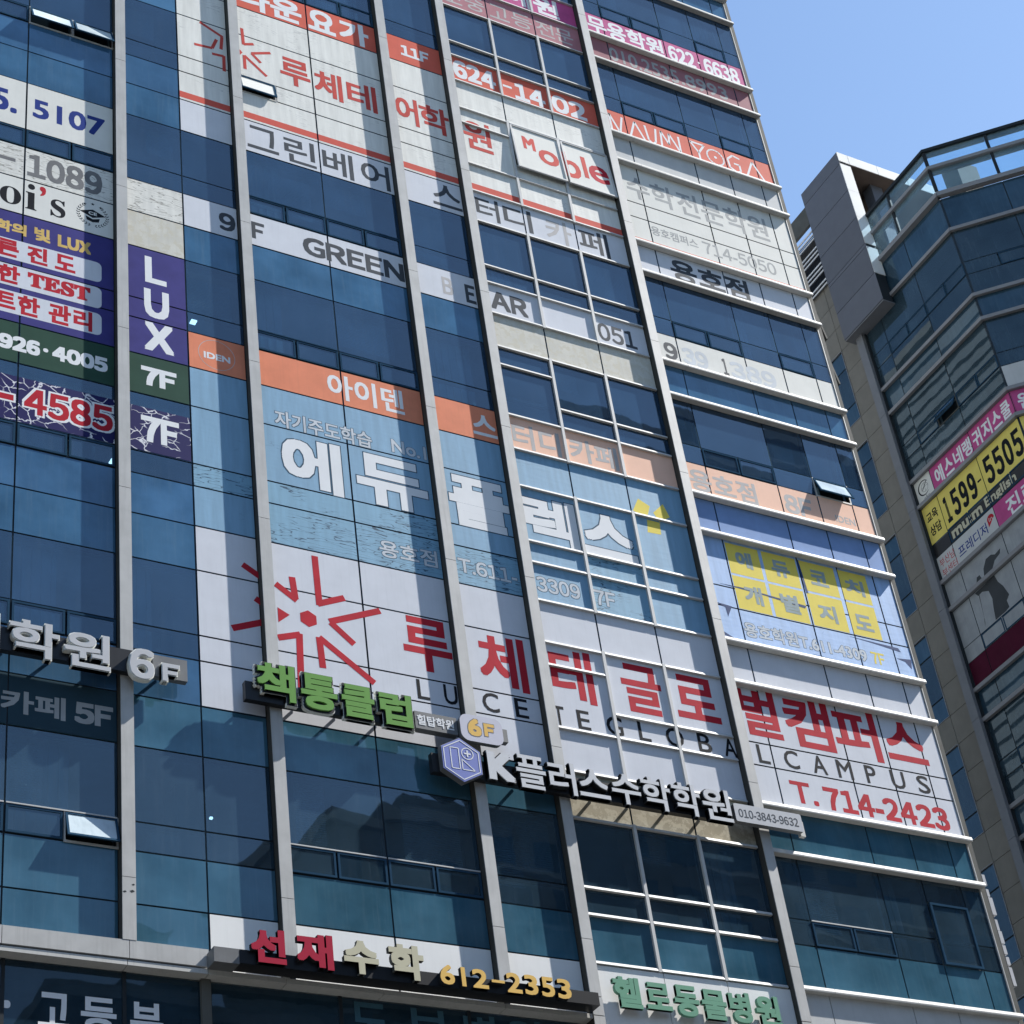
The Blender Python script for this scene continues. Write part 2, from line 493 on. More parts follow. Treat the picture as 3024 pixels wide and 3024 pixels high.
def put_text(mb, txt, s0, s1, z0, z1, bold=0.0, d0=0.0, d1=None, mi=0, side=None, ring=8):
    """writing whose ink fills s0..s1, z0..z1; bold thickens the strokes by stacked copies"""
    vs, fs, rim = glyph(txt)
    offs = [(0, 0)]
    if bold > 0:
        offs += [(bold * x, bold * y) for x, y in ((1, 1), (-1, 1), (-1, -1), (1, -1), (1, 0), (-1, 0), (0, 1), (0, -1))]
    b = bold
    for k, (ox, oz) in enumerate(offs):
        e = k * 0.00004
        P = [(s0 + b + v[0] * (s1 - s0 - 2 * b) + ox, z0 + b + v[1] * (z1 - z0 - 2 * b) + oz) for v in vs]
        if d1 is None:
            mb.add([(x, -(d0 + e), z) for x, z in P], fs, mi)
        else:
            n = len(P)
            mb.add([(x, -(d1 + e), z) for x, z in P], fs, mi)
            mb.add([(x, -(d1 + e), z) for x, z in P] + [(x, -d0, z) for x, z in P],
                   [(j, i, i + n, j + n) for i, j in rim], mi if side is None else side)

def lettering(txt, s0, s1, z0, z1, mat, parent, bold=0.0, d=0.016, fr=MAIN, name='lettering', edge=None, edge_w=0.03):
    bold *= 0.72
    if fr is not SASH: d = cd(d)
    if edge:
        mb = MB(); put_text(mb, txt, s0 - edge_w, s1 + edge_w, z0 - edge_w, z1 + edge_w, bold + edge_w, d)
        mb.build('letter_outline', edge, parent, fr)
        d += 0.0005
    mb = MB(); put_text(mb, txt, s0, s1, z0, z1, bold, d)
    return mb.build(name, mat, parent, fr)

def channel(txt, s0, s1, z0, z1, face, side, parent, bold, d0, d1, fr=MAIN):
    mb = MB(); put_text(mb, txt, s0, s1, z0, z1, bold, d0, d1, 0, 1)
    return mb.build('letter', [face, side], parent, fr)

SASH = None
# ------------------------------------------------------------------ main building grid
def L(F, j):                      # storey levels: 0 top of tall pane, 1 its foot, 2 foot of vent row, 3 foot of sill row
    return 20.40 + 4.0 * (F - 5) - (0, 1.46, 2.01, 2.97)[j]

COLS = [(-7.20, -5.42, 'o'), (-5.42, -3.43, 'v'), (-3.43, -1.53, 'v'), (-1.30, 0.0, 'p'), (0.0, 1.24, 'p'),
        (1.47, 3.38, 'v'), (3.38, 5.25, 'v'), (5.48, 7.06, 'p'), (7.29, 8.735, 'f'), (8.735, 10.194, 'f'),
        (10.194, 11.64, 'f'), (11.87, 12.54, 'p'), (12.54, 14.56, 'v'), (14.56, 15.70, 'p'), (15.70, 16.73, 'q'), (16.73, 17.24, 'p')]
FINS = [(-7.43, -7.20), (-1.53, -1.30), (1.24, 1.47), (5.25, 5.48), (7.06, 7.29), (11.64, 11.87)]
FLO, FHI = 5, 14
XR = 17.24
ROOF = L(FHI, 0) + 1.2

main_b = thing('commercial_building', 'tall dark blue glass commercial building with pale vertical fins and floor ledges, covered in signs', 'building', (5, 10, 0))

def rows(F, ci):
    if ci == 8 and F in (6, 8, 10):
        return [(L(F, 0) - 0.55, L(F, 0), 'small'), (L(F, 2), L(F, 0) - 0.55, 'tall'), (L(F, 3), L(F, 2), 'sill')]
    return [(L(F, 1), L(F, 0), 'tall'), (L(F, 2), L(F, 1), 'small'), (L(F, 3), L(F, 2), 'sill')]

G = 0.016     # half joint
OPEN = {(10, 1): 0, (10, 2): 20, (10, 5): 11, (5, 2): 16, (8, 14): 19}
OPENX = {(10, 1): [], (10, 2): [-3.43, -2.45], (10, 5): [1.47], (5, 2): [-2.45], (8, 14): [15.70]}

def tilted(fr, s, d, z, deg):
    f = Frame(0, 0, 0, pre=fr.at(s, d, z) @ Matrix.Rotation(R(-deg), 4, 'X'))
    return f

def vent(s0, s1, z0, z1, parent, fr=MAIN, deg=0.0, mat=None, fmat=None, cover=None, flush=False):
    """top-hung vent sash: a rim and a pane; the sash swings out by deg"""
    mat = mat or M['vision']; fmat = fmat or M['ventframe']
    f = tilted(fr, 0, -0.0295 if flush else -0.016, z1 - 0.02, deg)
    h = z1 - z0 - 0.04
    mb = MB()
    t = 0.04
    a, b = s0 + 0.02, s1 - 0.02
    mb.box(a, b, 0.0, 0.03, -t, 0); mb.box(a, b, 0.0, 0.03, -h, -h + t)
    mb.box(a, a + t, 0.0, 0.029, -h + t, -t); mb.box(b - t, b, 0.0, 0.029, -h + t, -t)
    root = mb.build('vent_window', fmat, parent, f)
    p = box('pane', a + t, b - t, 0.004, 0.016, -h + t, -t, cover or mat, root, f)
    if deg > 3:
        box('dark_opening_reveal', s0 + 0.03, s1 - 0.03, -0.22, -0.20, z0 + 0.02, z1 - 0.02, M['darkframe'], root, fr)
        m2 = MB(); m2.box(s0, s1, -0.1, 0.012, z0 - 0.02, z0 + 0.02); m2.box(s0, s0 + 0.03, -0.1, 0.01, z0 + 0.02, z1)
        m2.box(s1 - 0.03, s1, -0.1, 0.01, z0 + 0.02, z1)
        m2.build('opening_frame', M['frame'] if cover else M['trim'], root, fr)
    return root

def pane(name, s0, s1, z0, z1, mat, parent, fr=MAIN, d=0.0):
    d -= 0.004
    o = box(name, s0 + G, s1 - G, d - 0.016, d, z0 + G, z1 - G, mat, parent, fr,
            rot=(random.uniform(-1, 1) * 0.0022, random.uniform(-1, 1) * 0.0022))
    return o

for F in range(FLO, FHI + 1):
    for ci, (a, b, kind) in enumerate(COLS):
        if kind == 'o' and F > 12: continue
        low = F <= 5
        for z0, z1, t in rows(F, ci):
            if t == 'small':
                if F == 5 and ci == 14: continue
                vm = M['lowglass'] if low else M['vision']
                if kind == 'v' or (kind == 'q' and (F >= 8)):
                    mid = (a + b) / 2
                    if ci == 2: mid = -2.45
                    if ci == 5: mid = 2.40
                    parts = [(a, mid), (mid, b)] if kind == 'v' else [(a, b)]
                    for (p, q) in parts:
                        op = OPEN.get((F, ci), 0) if p in OPENX.get((F, ci), []) else 0
                        vent(p, q, z0, z1, main_b, MAIN, op, vm, cover=M['white'] if (F, ci) == (10, 5) and op else (M['sashglass'] if op else None),
                             flush=(F in (6, 7, 10) and ci >= 3 and not op) or (F == 8 and ci in (1, 2)))
                else:
                    pane('transom_pane', a, b, z0, z1, vm, main_b)
            elif t == 'tall':
                if F == 10 and ci in (9, 10): continue
                if F == 5 and ci == 14: continue
                pane('window_pane', a, b, z0, z1, M['lowglass'] if low else M['vision'], main_b)
            else:
                pane('sill_pane', a, b, z0, z1, M['lowsill'] if low else M['sill'], main_b)
        # spandrel below this storey
        pane('spandrel_pane', a, b, L(F - 1, 0), L(F, 3), M['lowsill'] if F <= 6 else M['spandrel'], main_b)

# dark mullions and transoms behind the joints
for x in sorted(set([c[0] for c in COLS] + [c[1] for c in COLS])):
    box('mullion', x - 0.03, x + 0.03, -0.12, -0.021, 16.40, ROOF, M['darkframe'], main_b)
SECT = [(-7.2, -1.53), (-1.30, 1.24), (1.47, 5.25), (5.48, 7.06), (7.29, 11.64), (11.87, 17.24)]
for F in range(FLO, FHI + 1):
    for a, b in SECT:
        for j in range(4):
            box('transom', a + 0.031, b - 0.031, -0.115, -0.024, L(F, j) - 0.028, L(F, j) + 0.028, M['darkframe'], main_b)

# fins in storey-high lengths
zc = [16.69, 17.8] + [17.8 + 4.02 * k for k in range(1, 11)]
for i, (a, b) in enumerate(FINS):
    for z0, z1 in zip(zc[:-1], zc[1:]):
        if z0 > ROOF: continue
        box('fin_panel', a, b, 0.150, 0.17, z0 + 0.006, min(z1, ROOF + 0.3) - 0.006, M['fin'], main_b)
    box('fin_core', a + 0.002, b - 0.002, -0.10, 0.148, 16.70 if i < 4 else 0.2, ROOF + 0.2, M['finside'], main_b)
    if i >= 4:
        for z0, z1 in ((16.33, 16.684), (12.6, 16.325), (8.6, 12.59), (4.6, 8.59), (0.15, 4.59)):
            box('fin_panel', a, b, 0.150, 0.17, z0 + 0.006, z1 - 0.006, M['fin'], main_b)

for x, z, w_ in ((-1.491, 17.53, 0.035), (-1.366, 17.55, 0.045), (-1.345, 17.67, 0.03)):
    mb = MB()
    mb.prism([(x - w_, z), (x - w_ * .3, z - w_ * .7), (x + w_, z - w_ * .1), (x + w_ * .2, z + w_ * .6)], 0.166, 0.1712)
    mb.build('chipped_hole', M['darkframe'], main_b)
# light frames of the three-pane bay
for F in range(FLO, FHI + 1):
    for k in (8, 9, 10):
        a, b, _ = COLS[k]
        for j in (0, 1, 2, 3):
            z = L(F, j)
            if k == 8 and F in (6, 8, 10) and j == 1: z = L(F, 0) - 0.55
            if F == 10 and k in (9, 10) and j == 1: continue
            mb = MB()
            hh = 0.032
            mb.add([(a + 0.045, 0, z - hh), (b - 0.045, 0, z - hh), (b - 0.045, -0.06, z - hh + 0.005), (a + 0.045, -0.06, z - hh + 0.005),
                    (a + 0.045, 0, z + hh), (b - 0.045, 0, z + hh), (b - 0.045, -0.045, z + hh - 0.005), (a + 0.045, -0.045, z + hh - 0.005)],
                   [(0, 1, 2, 3), (3, 2, 6, 7), (7, 6, 5, 4), (1, 5, 6, 2), (0, 3, 7, 4), (0, 4, 5, 1)][1:] + [(0, 3, 2, 1)])
            mb.build('frame_rail', M['frame'], main_b)
    for x in (8.735, 10.194):
        box('frame_post', x - 0.034, x + 0.034, 0.001, 0.055, L(F, 3) - 0.04, L(F, 0) + 0.04, M['frame'], main_b)

# floor ledges of the right-hand bay
for F in range(FLO, FHI + 1):
    for z in (L(F, 3), L(F, 0)):
        zz = z - 0.02 if z == L(F, 3) else z - 0.06
        cuts = [11.873, 12.62, 14.64, 15.78, 17.33]
        for a, b in zip(cuts[:-1], cuts[1:]):
            mb = MB(); a += 0.003; b -= 0.003
            prof = [(0.0, zz - 0.055), (0.142, zz - 0.05), (0.146, zz - 0.02), (0.128, zz + 0.05), (0.0, zz + 0.065)]
            n = len(prof)
            vs = [(a, -d, h) for d, h in prof] + [(b, -d, h) for d, h in prof]
            mb.add(vs, [(i, i + n, (i + 1) % n + n, (i + 1) % n) for i in range(n)] + [tuple(range(n)), tuple(range(2 * n - 1, n - 1, -1))])
            o = mb.build('ledge', M['ledge'], main_b)

# corner trim, cornice, soffit
box('corner_strip', 17.25, 17.268, -0.05, 0.02, 16.4, ROOF, M['frame'], main_b)
box('corner_trim', 17.28, 17.43, -0.22, -0.02, 12.0, ROOF, M['trim'], main_b)
box('corner_post', 17.43, 17.47, -0.5, -0.1, 12.0, ROOF, M['darkframe'], main_b)
for a, b in ((-7.4, -5.42), (-5.415, -3.46), (-3.455, -1.42), (-1.415, -0.09)):
    box('cornice', a + 0.003, b - 0.003, 0.0, 0.165, 16.385, 16.69, M['fin'], main_b)
for a, b in ((-7.4, -1.45), (-1.445, -0.1), (-0.095, 1.25), (1.255, 3.0), (3.005, 5.3), (5.305, 7.05)):
    box('soffit_beam', a + 0.003, b - 0.003, -0.10, 0.15, 16.27, 16.355, M['ledge'], main_b)

# shopfront storeys under the cornice
for z0, z1 in ((12.9, 16.26), (8.9, 12.6), (4.9, 8.6), (0.3, 4.6)):
    for a, b in ((-7.2, -5.2), (-5.2, -3.35), (-3.35, -1.42), (-1.42, -0.02), (0.02, 2.30), (2.30, 4.7), (4.7, 7.0)):
        pane('shop_pane', a, b, z0, z1, M['shop'], main_b, d=-0.08)
    for a, b in ((7.29, 9.5), (9.5, 11.64), (11.87, 14.5), (14.5, 17.24)):
        pane('shop_pane', a, b, z0, min(z1, 15.3) if z1 > 13 else z1, M['shop'], main_b, d=-0.03)
    box('shop_spandrel', -7.2, 17.24, -0.4, -0.11, z0 - 0.28, z0 - 0.01, M['fin'], main_b)
for x in (-5.2, -3.35, -1.42, 0.0, 2.3, 4.7):
    box('shop_mullion', x - 0.03, x + 0.03, -0.14, -0.07, 0.15, 16.26, M['darkframe'], main_b)
box('portal_jamb', -0.16, 0.0, -0.16, -0.01, 0.2, 16.265, M['trim'], main_b)

# inside: floors, ceilings, back wall, columns, blinds, lamps
for F in range(1, FHI + 1):
    zt = L(F, 0) if F > 4 else L(F, 0) - 0.4
    box('floor_slab', -7.2, 17.2, -12.0, -0.30, zt + 0.04, zt + 0.9, M['slab'], main_b)
    box('parapet_wall', -7.2, 17.2, -0.45, -0.32, zt + 0.93, zt + 1.10, M['room'], main_b)
box('back_wall', -7.2, 17.2, -12.2, -12.0, 0.2, ROOF, M['room'], main_b)
box('side_wall', -7.6, -7.3, -20.0, -0.11, 0.1, ROOF, M['concrete'], main_b)
for x in (-4.0, 0.2, 6.2, 10.9, 15.9):
    box('column', x - 0.3, x + 0.3, -1.6, -1.0, 0.2, ROOF - 0.5, M['room'], main_b)
box('end_wall', 17.17, 17.24, -0.7, -0.125, 0.2, ROOF, M['room'], main_b)
box('roof_slab', -7.5, 17.4, -20.0, 0.1, ROOF + 0.01, ROOF + 0.35, M['concrete'], main_b)
box('rear_wall', -7.5, 17.4, -20.2, -20.01, 0.1, ROOF, M['concrete'], main_b)
def blind(a, b, z0, z1):
    mb = MB(); z = z1
    while z > z0:
        mb.box(a, b, -0.30, -0.27, z - 0.03, z - 0.008); z -= 0.045
    o = mb.build('window_blind', M['blind'], main_b)
for a, b, z0, z1 in ((3.9, 5.05, 18.95, 20.3), (5.5, 6.3, 18.9, 20.2), (-3.3, -2.7, 19.0, 20.3), (12.7, 13.5, 18.9, 20.3),
                     (5.55, 6.6, 34.9, 36.3), (7.4, 8.6, 35.1, 36.3), (1.6, 3.2, 35.0, 36.2), (15.9, 16.6, 35.0, 36.2),
                     (0.1, 1.1, 31.2, 32.2), (3.5, 4.9, 31.4, 32.3), (13.0, 14.4, 42.8, 44.3)):
    blind(a, b, z0, z1)
def bare(F, ci):
    if ci >= 4 and F in (6, 7): return False
    if F == 10 and ci >= 4: return False
    if F == 9 and ci in (1, 2): return False
    if F == 8 and ci in (1, 2, 3): return False
    return True
rg = random.Random(11)
for F in range(FLO, 13):
    for ci, (a, b, kind) in enumerate(COLS):
        if not bare(F, ci): continue
        z0, z1 = L(F, 2), L(F, 0)
        v = rg.random()
        if v < 0.28:
            q0 = a + 0.1 + rg.random() * (b - a) * 0.4
            blind(q0, min(b - 0.08, q0 + 0.5 + rg.random() * 0.9), z1 - 0.5 - rg.random() * 0.9, z1 - 0.02)
        elif v < 0.50:           # hanging curtain folds
            q = a + 0.08; mb = MB(); e_ = q + (b - a) * (0.3 + 0.5 * rg.random()); k = 0
            while q < e_:
                mb.box(q, q + 0.085, -0.30 - 0.03 * (k % 2), -0.28 - 0.03 * (k % 2), z0 + 0.2, z1 - 0.02); q += 0.09; k += 1
            mb.build('curtain', M['blind'], main_b)
        elif v < 0.66:
            w_ = 0.4 + rg.random() * 0.5; h_ = 0.3 + rg.random() * 0.7
            q0 = a + rg.random() * max(0.05, b - a - w_)
            box('cabinet', q0, q0 + w_, -0.9, -0.45, z0 - 0.3, z0 + h_, M['cabinet'], main_b)
for F, ci in ((5, 1), (5, 2), (5, 5), (5, 6), (5, 12), (9, 5), (9, 6), (8, 5)):
    a, b, _ = COLS[ci]
    box('vent_rail', a + 0.02, b - 0.02, 0.001, 0.022, L(F, 1) - 0.012, L(F, 1) + 0.012, M['frame'] if F == 5 else M['ventframe'], main_b)  # bars added for the sunlit frame edges above the vents, pale on storey five
for s, d0, d1, z, w_ in ((-2.62, -0.9, -0.5, 27.1, 0.04), (-1.42, -0.6, -0.45, 26.97, 0.03), (0.39, -0.66, -0.54, 31.28, 0.06), (-2.82, -0.82, -0.76, 19.8, 0.03), (0.36, -0.62, -0.57, 19.57, 0.025)):
    box('ceiling_light', s - w_, s + w_, d0, d1, z, z + 0.03, M['lamp'], main_b)

# right side wall of the main building, seen in the neighbour's glass
rib = paint('side_cladding', (0.34, 0.36, 0.37), 0.5, 0.05, 0.05)
SIDE = Frame(17.20, 0, 90)
box('side_wall', 0.5, 20.0, -0.3, 0.0, 0.1, ROOF, rib, main_b, SIDE)
z = 20.0
while z < ROOF - 1:
    box('cladding_rib', 0.6, 19.8, 0.003, 0.10, z, z + 0.22, rib, main_b, SIDE)
    z += 0.62
# two side sashes pushed open
for z1, z0 in ((36.95, 36.1), (35.3, 34.55)):
    f = Frame(0, 0, 0, pre=SIDE.at(0, 0.24, z1) @ Matrix.Rotation(R(-9), 4, 'X'))
    mb = MB(); mb.box(0.08, 0.9, 0.0, 0.05, -(z1 - z0), 0)
    mb.build('side_vent_sash', M['trim'], main_b, f)

# two long sashes of the tenth storey, swung out together
SASH = tilted(MAIN, 0, 0.008, L(10, 0) - 0.03, 3.2)
hs = 1.63
for a, b in ((8.735, 10.194), (10.194, 11.64)):
    mb = MB(); a += 0.05; b -= 0.01; t = 0.045
    mb.box(a, b, 0.0, 0.045, -t, 0); mb.box(a, b, 0.0, 0.045, -hs, -hs + t)
    mb.box(a, a + t, 0.0, 0.044, -hs + t, -t); mb.box(b - t, b, 0.0, 0.044, -hs + t, -t)
    root = mb.build('open_sash', M['frame'], main_b, SASH)
    box('pane', a + t, b - t, 0.005, 0.02, -hs + t, -t, M['white'], root, SASH)
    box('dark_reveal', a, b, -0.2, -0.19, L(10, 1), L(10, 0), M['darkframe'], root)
box('frame_post', 10.16, 10.22, -0.08, 0.02, L(10, 2), L(10, 1), M['frame'], main_b)
# casement of the fifth storey standing proud
mb = MB(); a, b, z0, z1 = 15.72, 16.72, L(5, 2), L(5, 1) + 0.82
for q in ((a, b, z1 - .05, z1), (a, b, z0, z0 + .05)): mb.box(q[0], q[1], 0.0, 0.05, q[2], q[3])
for q in ((a, a + .05), (b - .05, b)): mb.box(q[0], q[1], 0.0, 0.049, z0 + .05, z1 - .05)
root = mb.build('casement', M['ventframe'], main_b)
box('pane', a + .05, b - .05, 0.01, 0.025, z0 + .05, z1 - .05, M['lowglass'], root)
pane('window_pane', 15.70, 16.73, z1 + 0.02, L(5, 0), M['lowglass'], main_b)

# ------------------------------------------------------------------ signs on the main building
def cells(x0, x1, z0, z1, cols=None):
    """split a sheet along the joints of the curtain wall"""
    out = []
    for ci, (a, b, _) in enumerate(COLS):
        p, q = max(a, x0), min(b, x1)
        if q - p < 0.05: continue
        for F in range(FLO, FHI + 1):
            rr = rows(F, ci) + [(L(F - 1, 0), L(F, 3), 'span')]
            for (u, v, t) in rr:
                lo, hi = max(u, z0), min(v, z1)
                if hi - lo > 0.04: out.append((ci, F, t, p, q, lo, hi, lo == u, hi == v))
    return out

def film(parent, x0, x1, z0, z1, mat, skip=(), name='film_sheet', alt=None, d=0.003):
    if d > 0.003: d = 0.0038
    for ci, F, t, p, q, lo, hi, _, _ in cells(x0, x1, z0, z1):
        if (ci, F, t) in skip: continue
        if (ci, F, t) == (5, 10, 'small'):
            if q <= 2.42: continue
            p = max(p, 2.40)
        dd = d
        g = 0.019
        if F == 10 and ci in (9, 10) and t == 'tall': continue
        mb_ = alt(ci, F, t) if alt else None
        box(name, p + g, q - g, 0.0008, dd, lo + g * 0.9, hi - g * 0.9, mb_ or mat, parent)

def sign(name, label, cat, loc, group=None):
    return thing(name, label, cat, loc, group)

T_ = lettering
# --- left bay
s = sign('window_sign', 'white strip with the blue number 5107, highest sign of the left bay', 'sign', (-3, 0, 35))
film(s, -5.42, -1.53, L(9, 1), L(9, 0), M['white'])
T_('5.', -4.15, -3.63, 35.32, 36.0, M['txtnavy'], s, 0.035, name='lettering')
T_('5107', -3.29, -1.72, 35.39, 35.97, M['txtnavy'], s, 0.028)
s = sign('window_sign', 'flaking white strip with grey number 1089 above the serif sign', 'sign', (-3, 0, 33.5))
film(s, -5.42, -1.53, L(9, 3), L(9, 2), M['flaky'])
T_('~1089', -3.37, -1.78, 33.57, 34.25, M['txtmid'], s, 0.035)
T_('-', -3.95, -3.62, 33.86, 33.96, M['txtmid'], s, 0.0)
s = sign('window_sign', "white strip with serif oi's and a round graduation crest", 'sign', (-3, 0, 32.5))
film(s, -5.42, -1.53, L(8, 0), L(9, 3), M['white'])
T_('𝐨', -3.92, -3.48, 32.61, 33.11, M['txtblack'], s)
T_('𝐢', -3.39, -3.16, 32.61, 33.35, M['txtblack'], s)
T_('𝐬', -2.87, -2.56, 32.60, 33.11, M['txtblack'], s)
T_('’', -3.10, -2.97, 33.08, 33.36, M['txtred'], s, 0.01)
mb = MB(); cx, cz, r = -1.985, 32.95, 0.33
for side in (-1, 1):
    for k in range(11):
        a = R(-90 + side * (14 + k * 12.5))
        for rr in (r, r * 0.88):
            px_, pz = cx + rr * math.cos(a), cz + rr * math.sin(a)
            t = a + side * R(90) + side * R(35 if rr == r else -35) * -1
            u, v = math.cos(t), math.sin(t)
            mb.prism([(px_ - 0.035 * u, pz - 0.035 * v), (px_ - 0.013 * v, pz + 0.013 * u), (px_ + 0.035 * u, pz + 0.035 * v), (px_ + 0.013 * v, pz - 0.013 * u)], 0.010, 0.016)
mb.prism([(cx - 0.28, cz + 0.04), (cx, cz - 0.08), (cx + 0.28, cz + 0.04), (cx, cz + 0.16)], 0.010, 0.016)
mb.prism([(cx - 0.15, cz - 0.06), (cx, cz - 0.12), (cx + 0.15, cz - 0.06), (cx + 0.13, cz - 0.17), (cx, cz - 0.21), (cx - 0.13, cz - 0.17)], 0.010, 0.0155)
for dx, dz in ((-0.17, 0.27), (0.0, 0.32), (0.17, 0.27)):
    mb.prism([(cx + dx + (0.045 if k % 2 == 0 else 0.018) * math.cos(R(90 + 36 * k)), cz + dz + (0.045 if k % 2 == 0 else 0.018) * math.sin(R(90 + 36 * k))) for k in range(10)], 0.010, 0.016)
mb.build('crest', M['txtblack'], s)
T_('CE', cx - 0.09, cx + 0.09, cz, cz + 0.09, M['white'], s, 0.006, 0.018)

s = sign('window_sign', 'large navy sign with gold LUX line and three white boxes of red lettering', 'sign', (-3, 0, 29.5))
film(s, -5.42, -1.53, L(8, 3), L(8, 0), M['navy'])
T_('학의', -3.98, -3.35, 31.80, 32.12, M['txtgold'], s, 0.022)
T_('빛', -3.19, -2.86, 31.79, 32.16, M['txtgold'], s, 0.022)
T_('~LUX', -2.71, -2.02, 31.78, 32.12, M['txtgold'], s, 0.028)
def rbox(x0, x1, z0, z1, mat, parent, d0, d1, rad=0.12, name='white_box', left=True, fr=MAIN, side=None):
    pts = []
    for cx_, cz_, a0, rr in ((x1 - rad, z1 - rad, 0, rad), (x0 + rad, z1 - rad, 90, rad), (x0 + rad, z0 + rad, 180, rad), (x1 - rad, z0 + rad, 270, rad)):
        for k in range(6):
            a = R(a0 + 18 * k); pts.append((cx_ + rr * math.cos(a), cz_ + rr * math.sin(a)))
    m_ = MB(); m_.prism(pts, d0, d1, 0, 1 if side else None)
    return m_.build(name, [mat, side] if side else mat, parent, fr)
ld = 0.055
for (z0, z1) in ((31.08, 31.63), (30.36, 30.93), (29.64, 30.22)):
    rbox(-5.3, -1.80, z0, z1, M['coolwhite'], s, 0.008 if z0 != 30.36 else 0.05, 0.012 if z0 != 30.36 else 0.053)
for t, x0, x1, z0, z1, d in (('른', -3.93, -3.49, 31.14, 31.6, 0.016), ('진', -3.32, -2.91, 31.13, 31.6, 0.016), ('도', -2.76, -2.34, 31.14, 31.58, 0.016),
                          ('한', -3.9, -3.45, 30.42, 30.90, 0.058), ('𝐓𝐄𝐒𝐓', -3.30, -2.03, 30.47, 30.86, 0.058),
                          ('트', -3.9, -3.52, 29.74, 30.17, 0.016), ('한', -3.48, -3.04, 29.68, 30.19, 0.016), ('관', -2.87, -2.42, 29.67, 30.2, 0.016), ('리', -2.37, -1.99, 29.68, 30.2, 0.016)):
    T_(t, x0, x1, z0, z1, M['txtred'], s, 0.028, d)
s = sign('window_sign', 'dark green strip with white phone number 926 4005', 'sign', (-3, 0, 28.4))
film(s, -5.42, -1.53, L(7, 0), L(8, 3), M['green'])
T_('~926', -3.82, -3.02, 28.70, 29.08, M['txtwhite'], s, 0.035)
T_('·', -2.96, -2.86, 28.85, 28.95, M['txtwhite'], s, 0.01)
T_('~4005', -2.78, -1.68, 28.71, 29.09, M['txtwhite'], s, 0.035)
s = sign('window_sign', 'navy film split by white cracks with red number 4585 outlined in white', 'sign', (-3, 0, 27))
film(s, -5.42, -1.53, 26.955, 28.08, M['crack'])
T_('~4585', -3.30, -1.58, 27.22, 27.86, M['txtred'], s, 0.035, 0.014, edge=M['txtwhite'], edge_w=0.04)
T_('-', -3.85, -3.5, 27.44, 27.58, M['txtred'], s, 0.0, 0.014, edge=M['txtwhite'], edge_w=0.04)
s = sign('window_sign', 'dark teal strip reading 5F in grey, under the channel letters of the left bay', 'sign', (-3, 0, 20.4))
film(s, -5.42, -1.53, L(5, 0), L(6, 3), M['cafe'])
T_('카페', -3.55, -2.44, 20.65, 21.10, M['txtfade'], s, 0.022)
T_('~5F', -2.29, -1.61, 20.66, 21.08, M['txtfade'], s, 0.035)

# --- narrow bay right of the first fin
s = sign('window_sign', 'blank weathered panel with faded writing above the upright LUX sign', 'sign', (-0.6, 0, 32.4))
film(s, -1.30, 0.0, L(9, 3), L(9, 2), M['flaky'])
film(s, -1.30, 0.0, L(8, 0), L(9, 3), M['cream'])
s = sign('window_sign', 'upright navy sign with the white letters L U X one above the other', 'sign', (-0.6, 0, 29.5))
film(s, -1.30, 0.0, L(8, 3), L(8, 0), M['navy'])
T_('~L', -0.88, -0.42, 31.46, 32.2, M['txtwhite'], s, 0.05)
T_('~U', -0.91, -0.38, 30.50, 31.28, M['txtwhite'], s, 0.05, 0.016)
T_('~X', -0.92, -0.30, 29.60, 30.36, M['txtwhite'], s, 0.05, 0.016)
s = sign('window_sign', 'dark green square reading 7F in clean white below the upright sign', 'sign', (-0.6, 0, 28.4))
film(s, -1.30, 0.0, L(7, 0), L(8, 3), M['green'])
T_('~7F', -1.0, -0.27, 28.66, 29.14, M['txtwhite'], s, 0.045)
s = sign('window_sign', 'cracked navy square reading 7F in torn white letters', 'sign', (-0.6, 0, 27))
film(s, -1.30, 0.0, 26.955, 28.08, M['crack'])
T_('~7F', -1.02, -0.25, 27.22, 27.86, M['txtwhite'], s, 0.045)

# --- long red strip of storey eleven
s = sign('window_sign', 'long coral red strip of storey eleven with white Korean letters, 11F and 624-1402', 'sign', (6, 0, 41.5))
film(s, 1.47, 11.64, L(11, 3), L(11, 2), M['red'])
T_('나운', 1.62, 3.25, 41.50, 42.33, M['txtwhite'], s, 0.045)
T_('요', 3.42, 4.15, 41.53, 42.33, M['txtwhite'], s, 0.045)
T_('가', 4.25, 5.05, 41.5, 42.33, M['txtwhite'], s, 0.045)
T_('~11F', 5.93, 6.72, 41.72, 42.12, M['txtwhite'], s, 0.03)
T_('~624', 7.40, 8.62, 41.58, 42.26, M['txtwhite'], s, 0.045)
T_('-', 8.83, 9.09, 41.85, 41.93, M['txtwhite'], s, 0.0)
T_('~14', 9.16, 10.06, 41.53, 42.17, M['txtwhite'], s, 0.045)
T_('~02', 10.27, 11.3, 41.56, 42.22, M['txtwhite'], s, 0.045)
s = sign('window_sign', 'coral strip with thin white capitals NAUN YOGA above a ledge at the right corner', 'sign', (14.5, 0, 41.5))
film(s, 11.87, 17.24, L(11, 3) + 0.05, L(11, 2), M['red'])
zb, zt = 41.58, 42.24
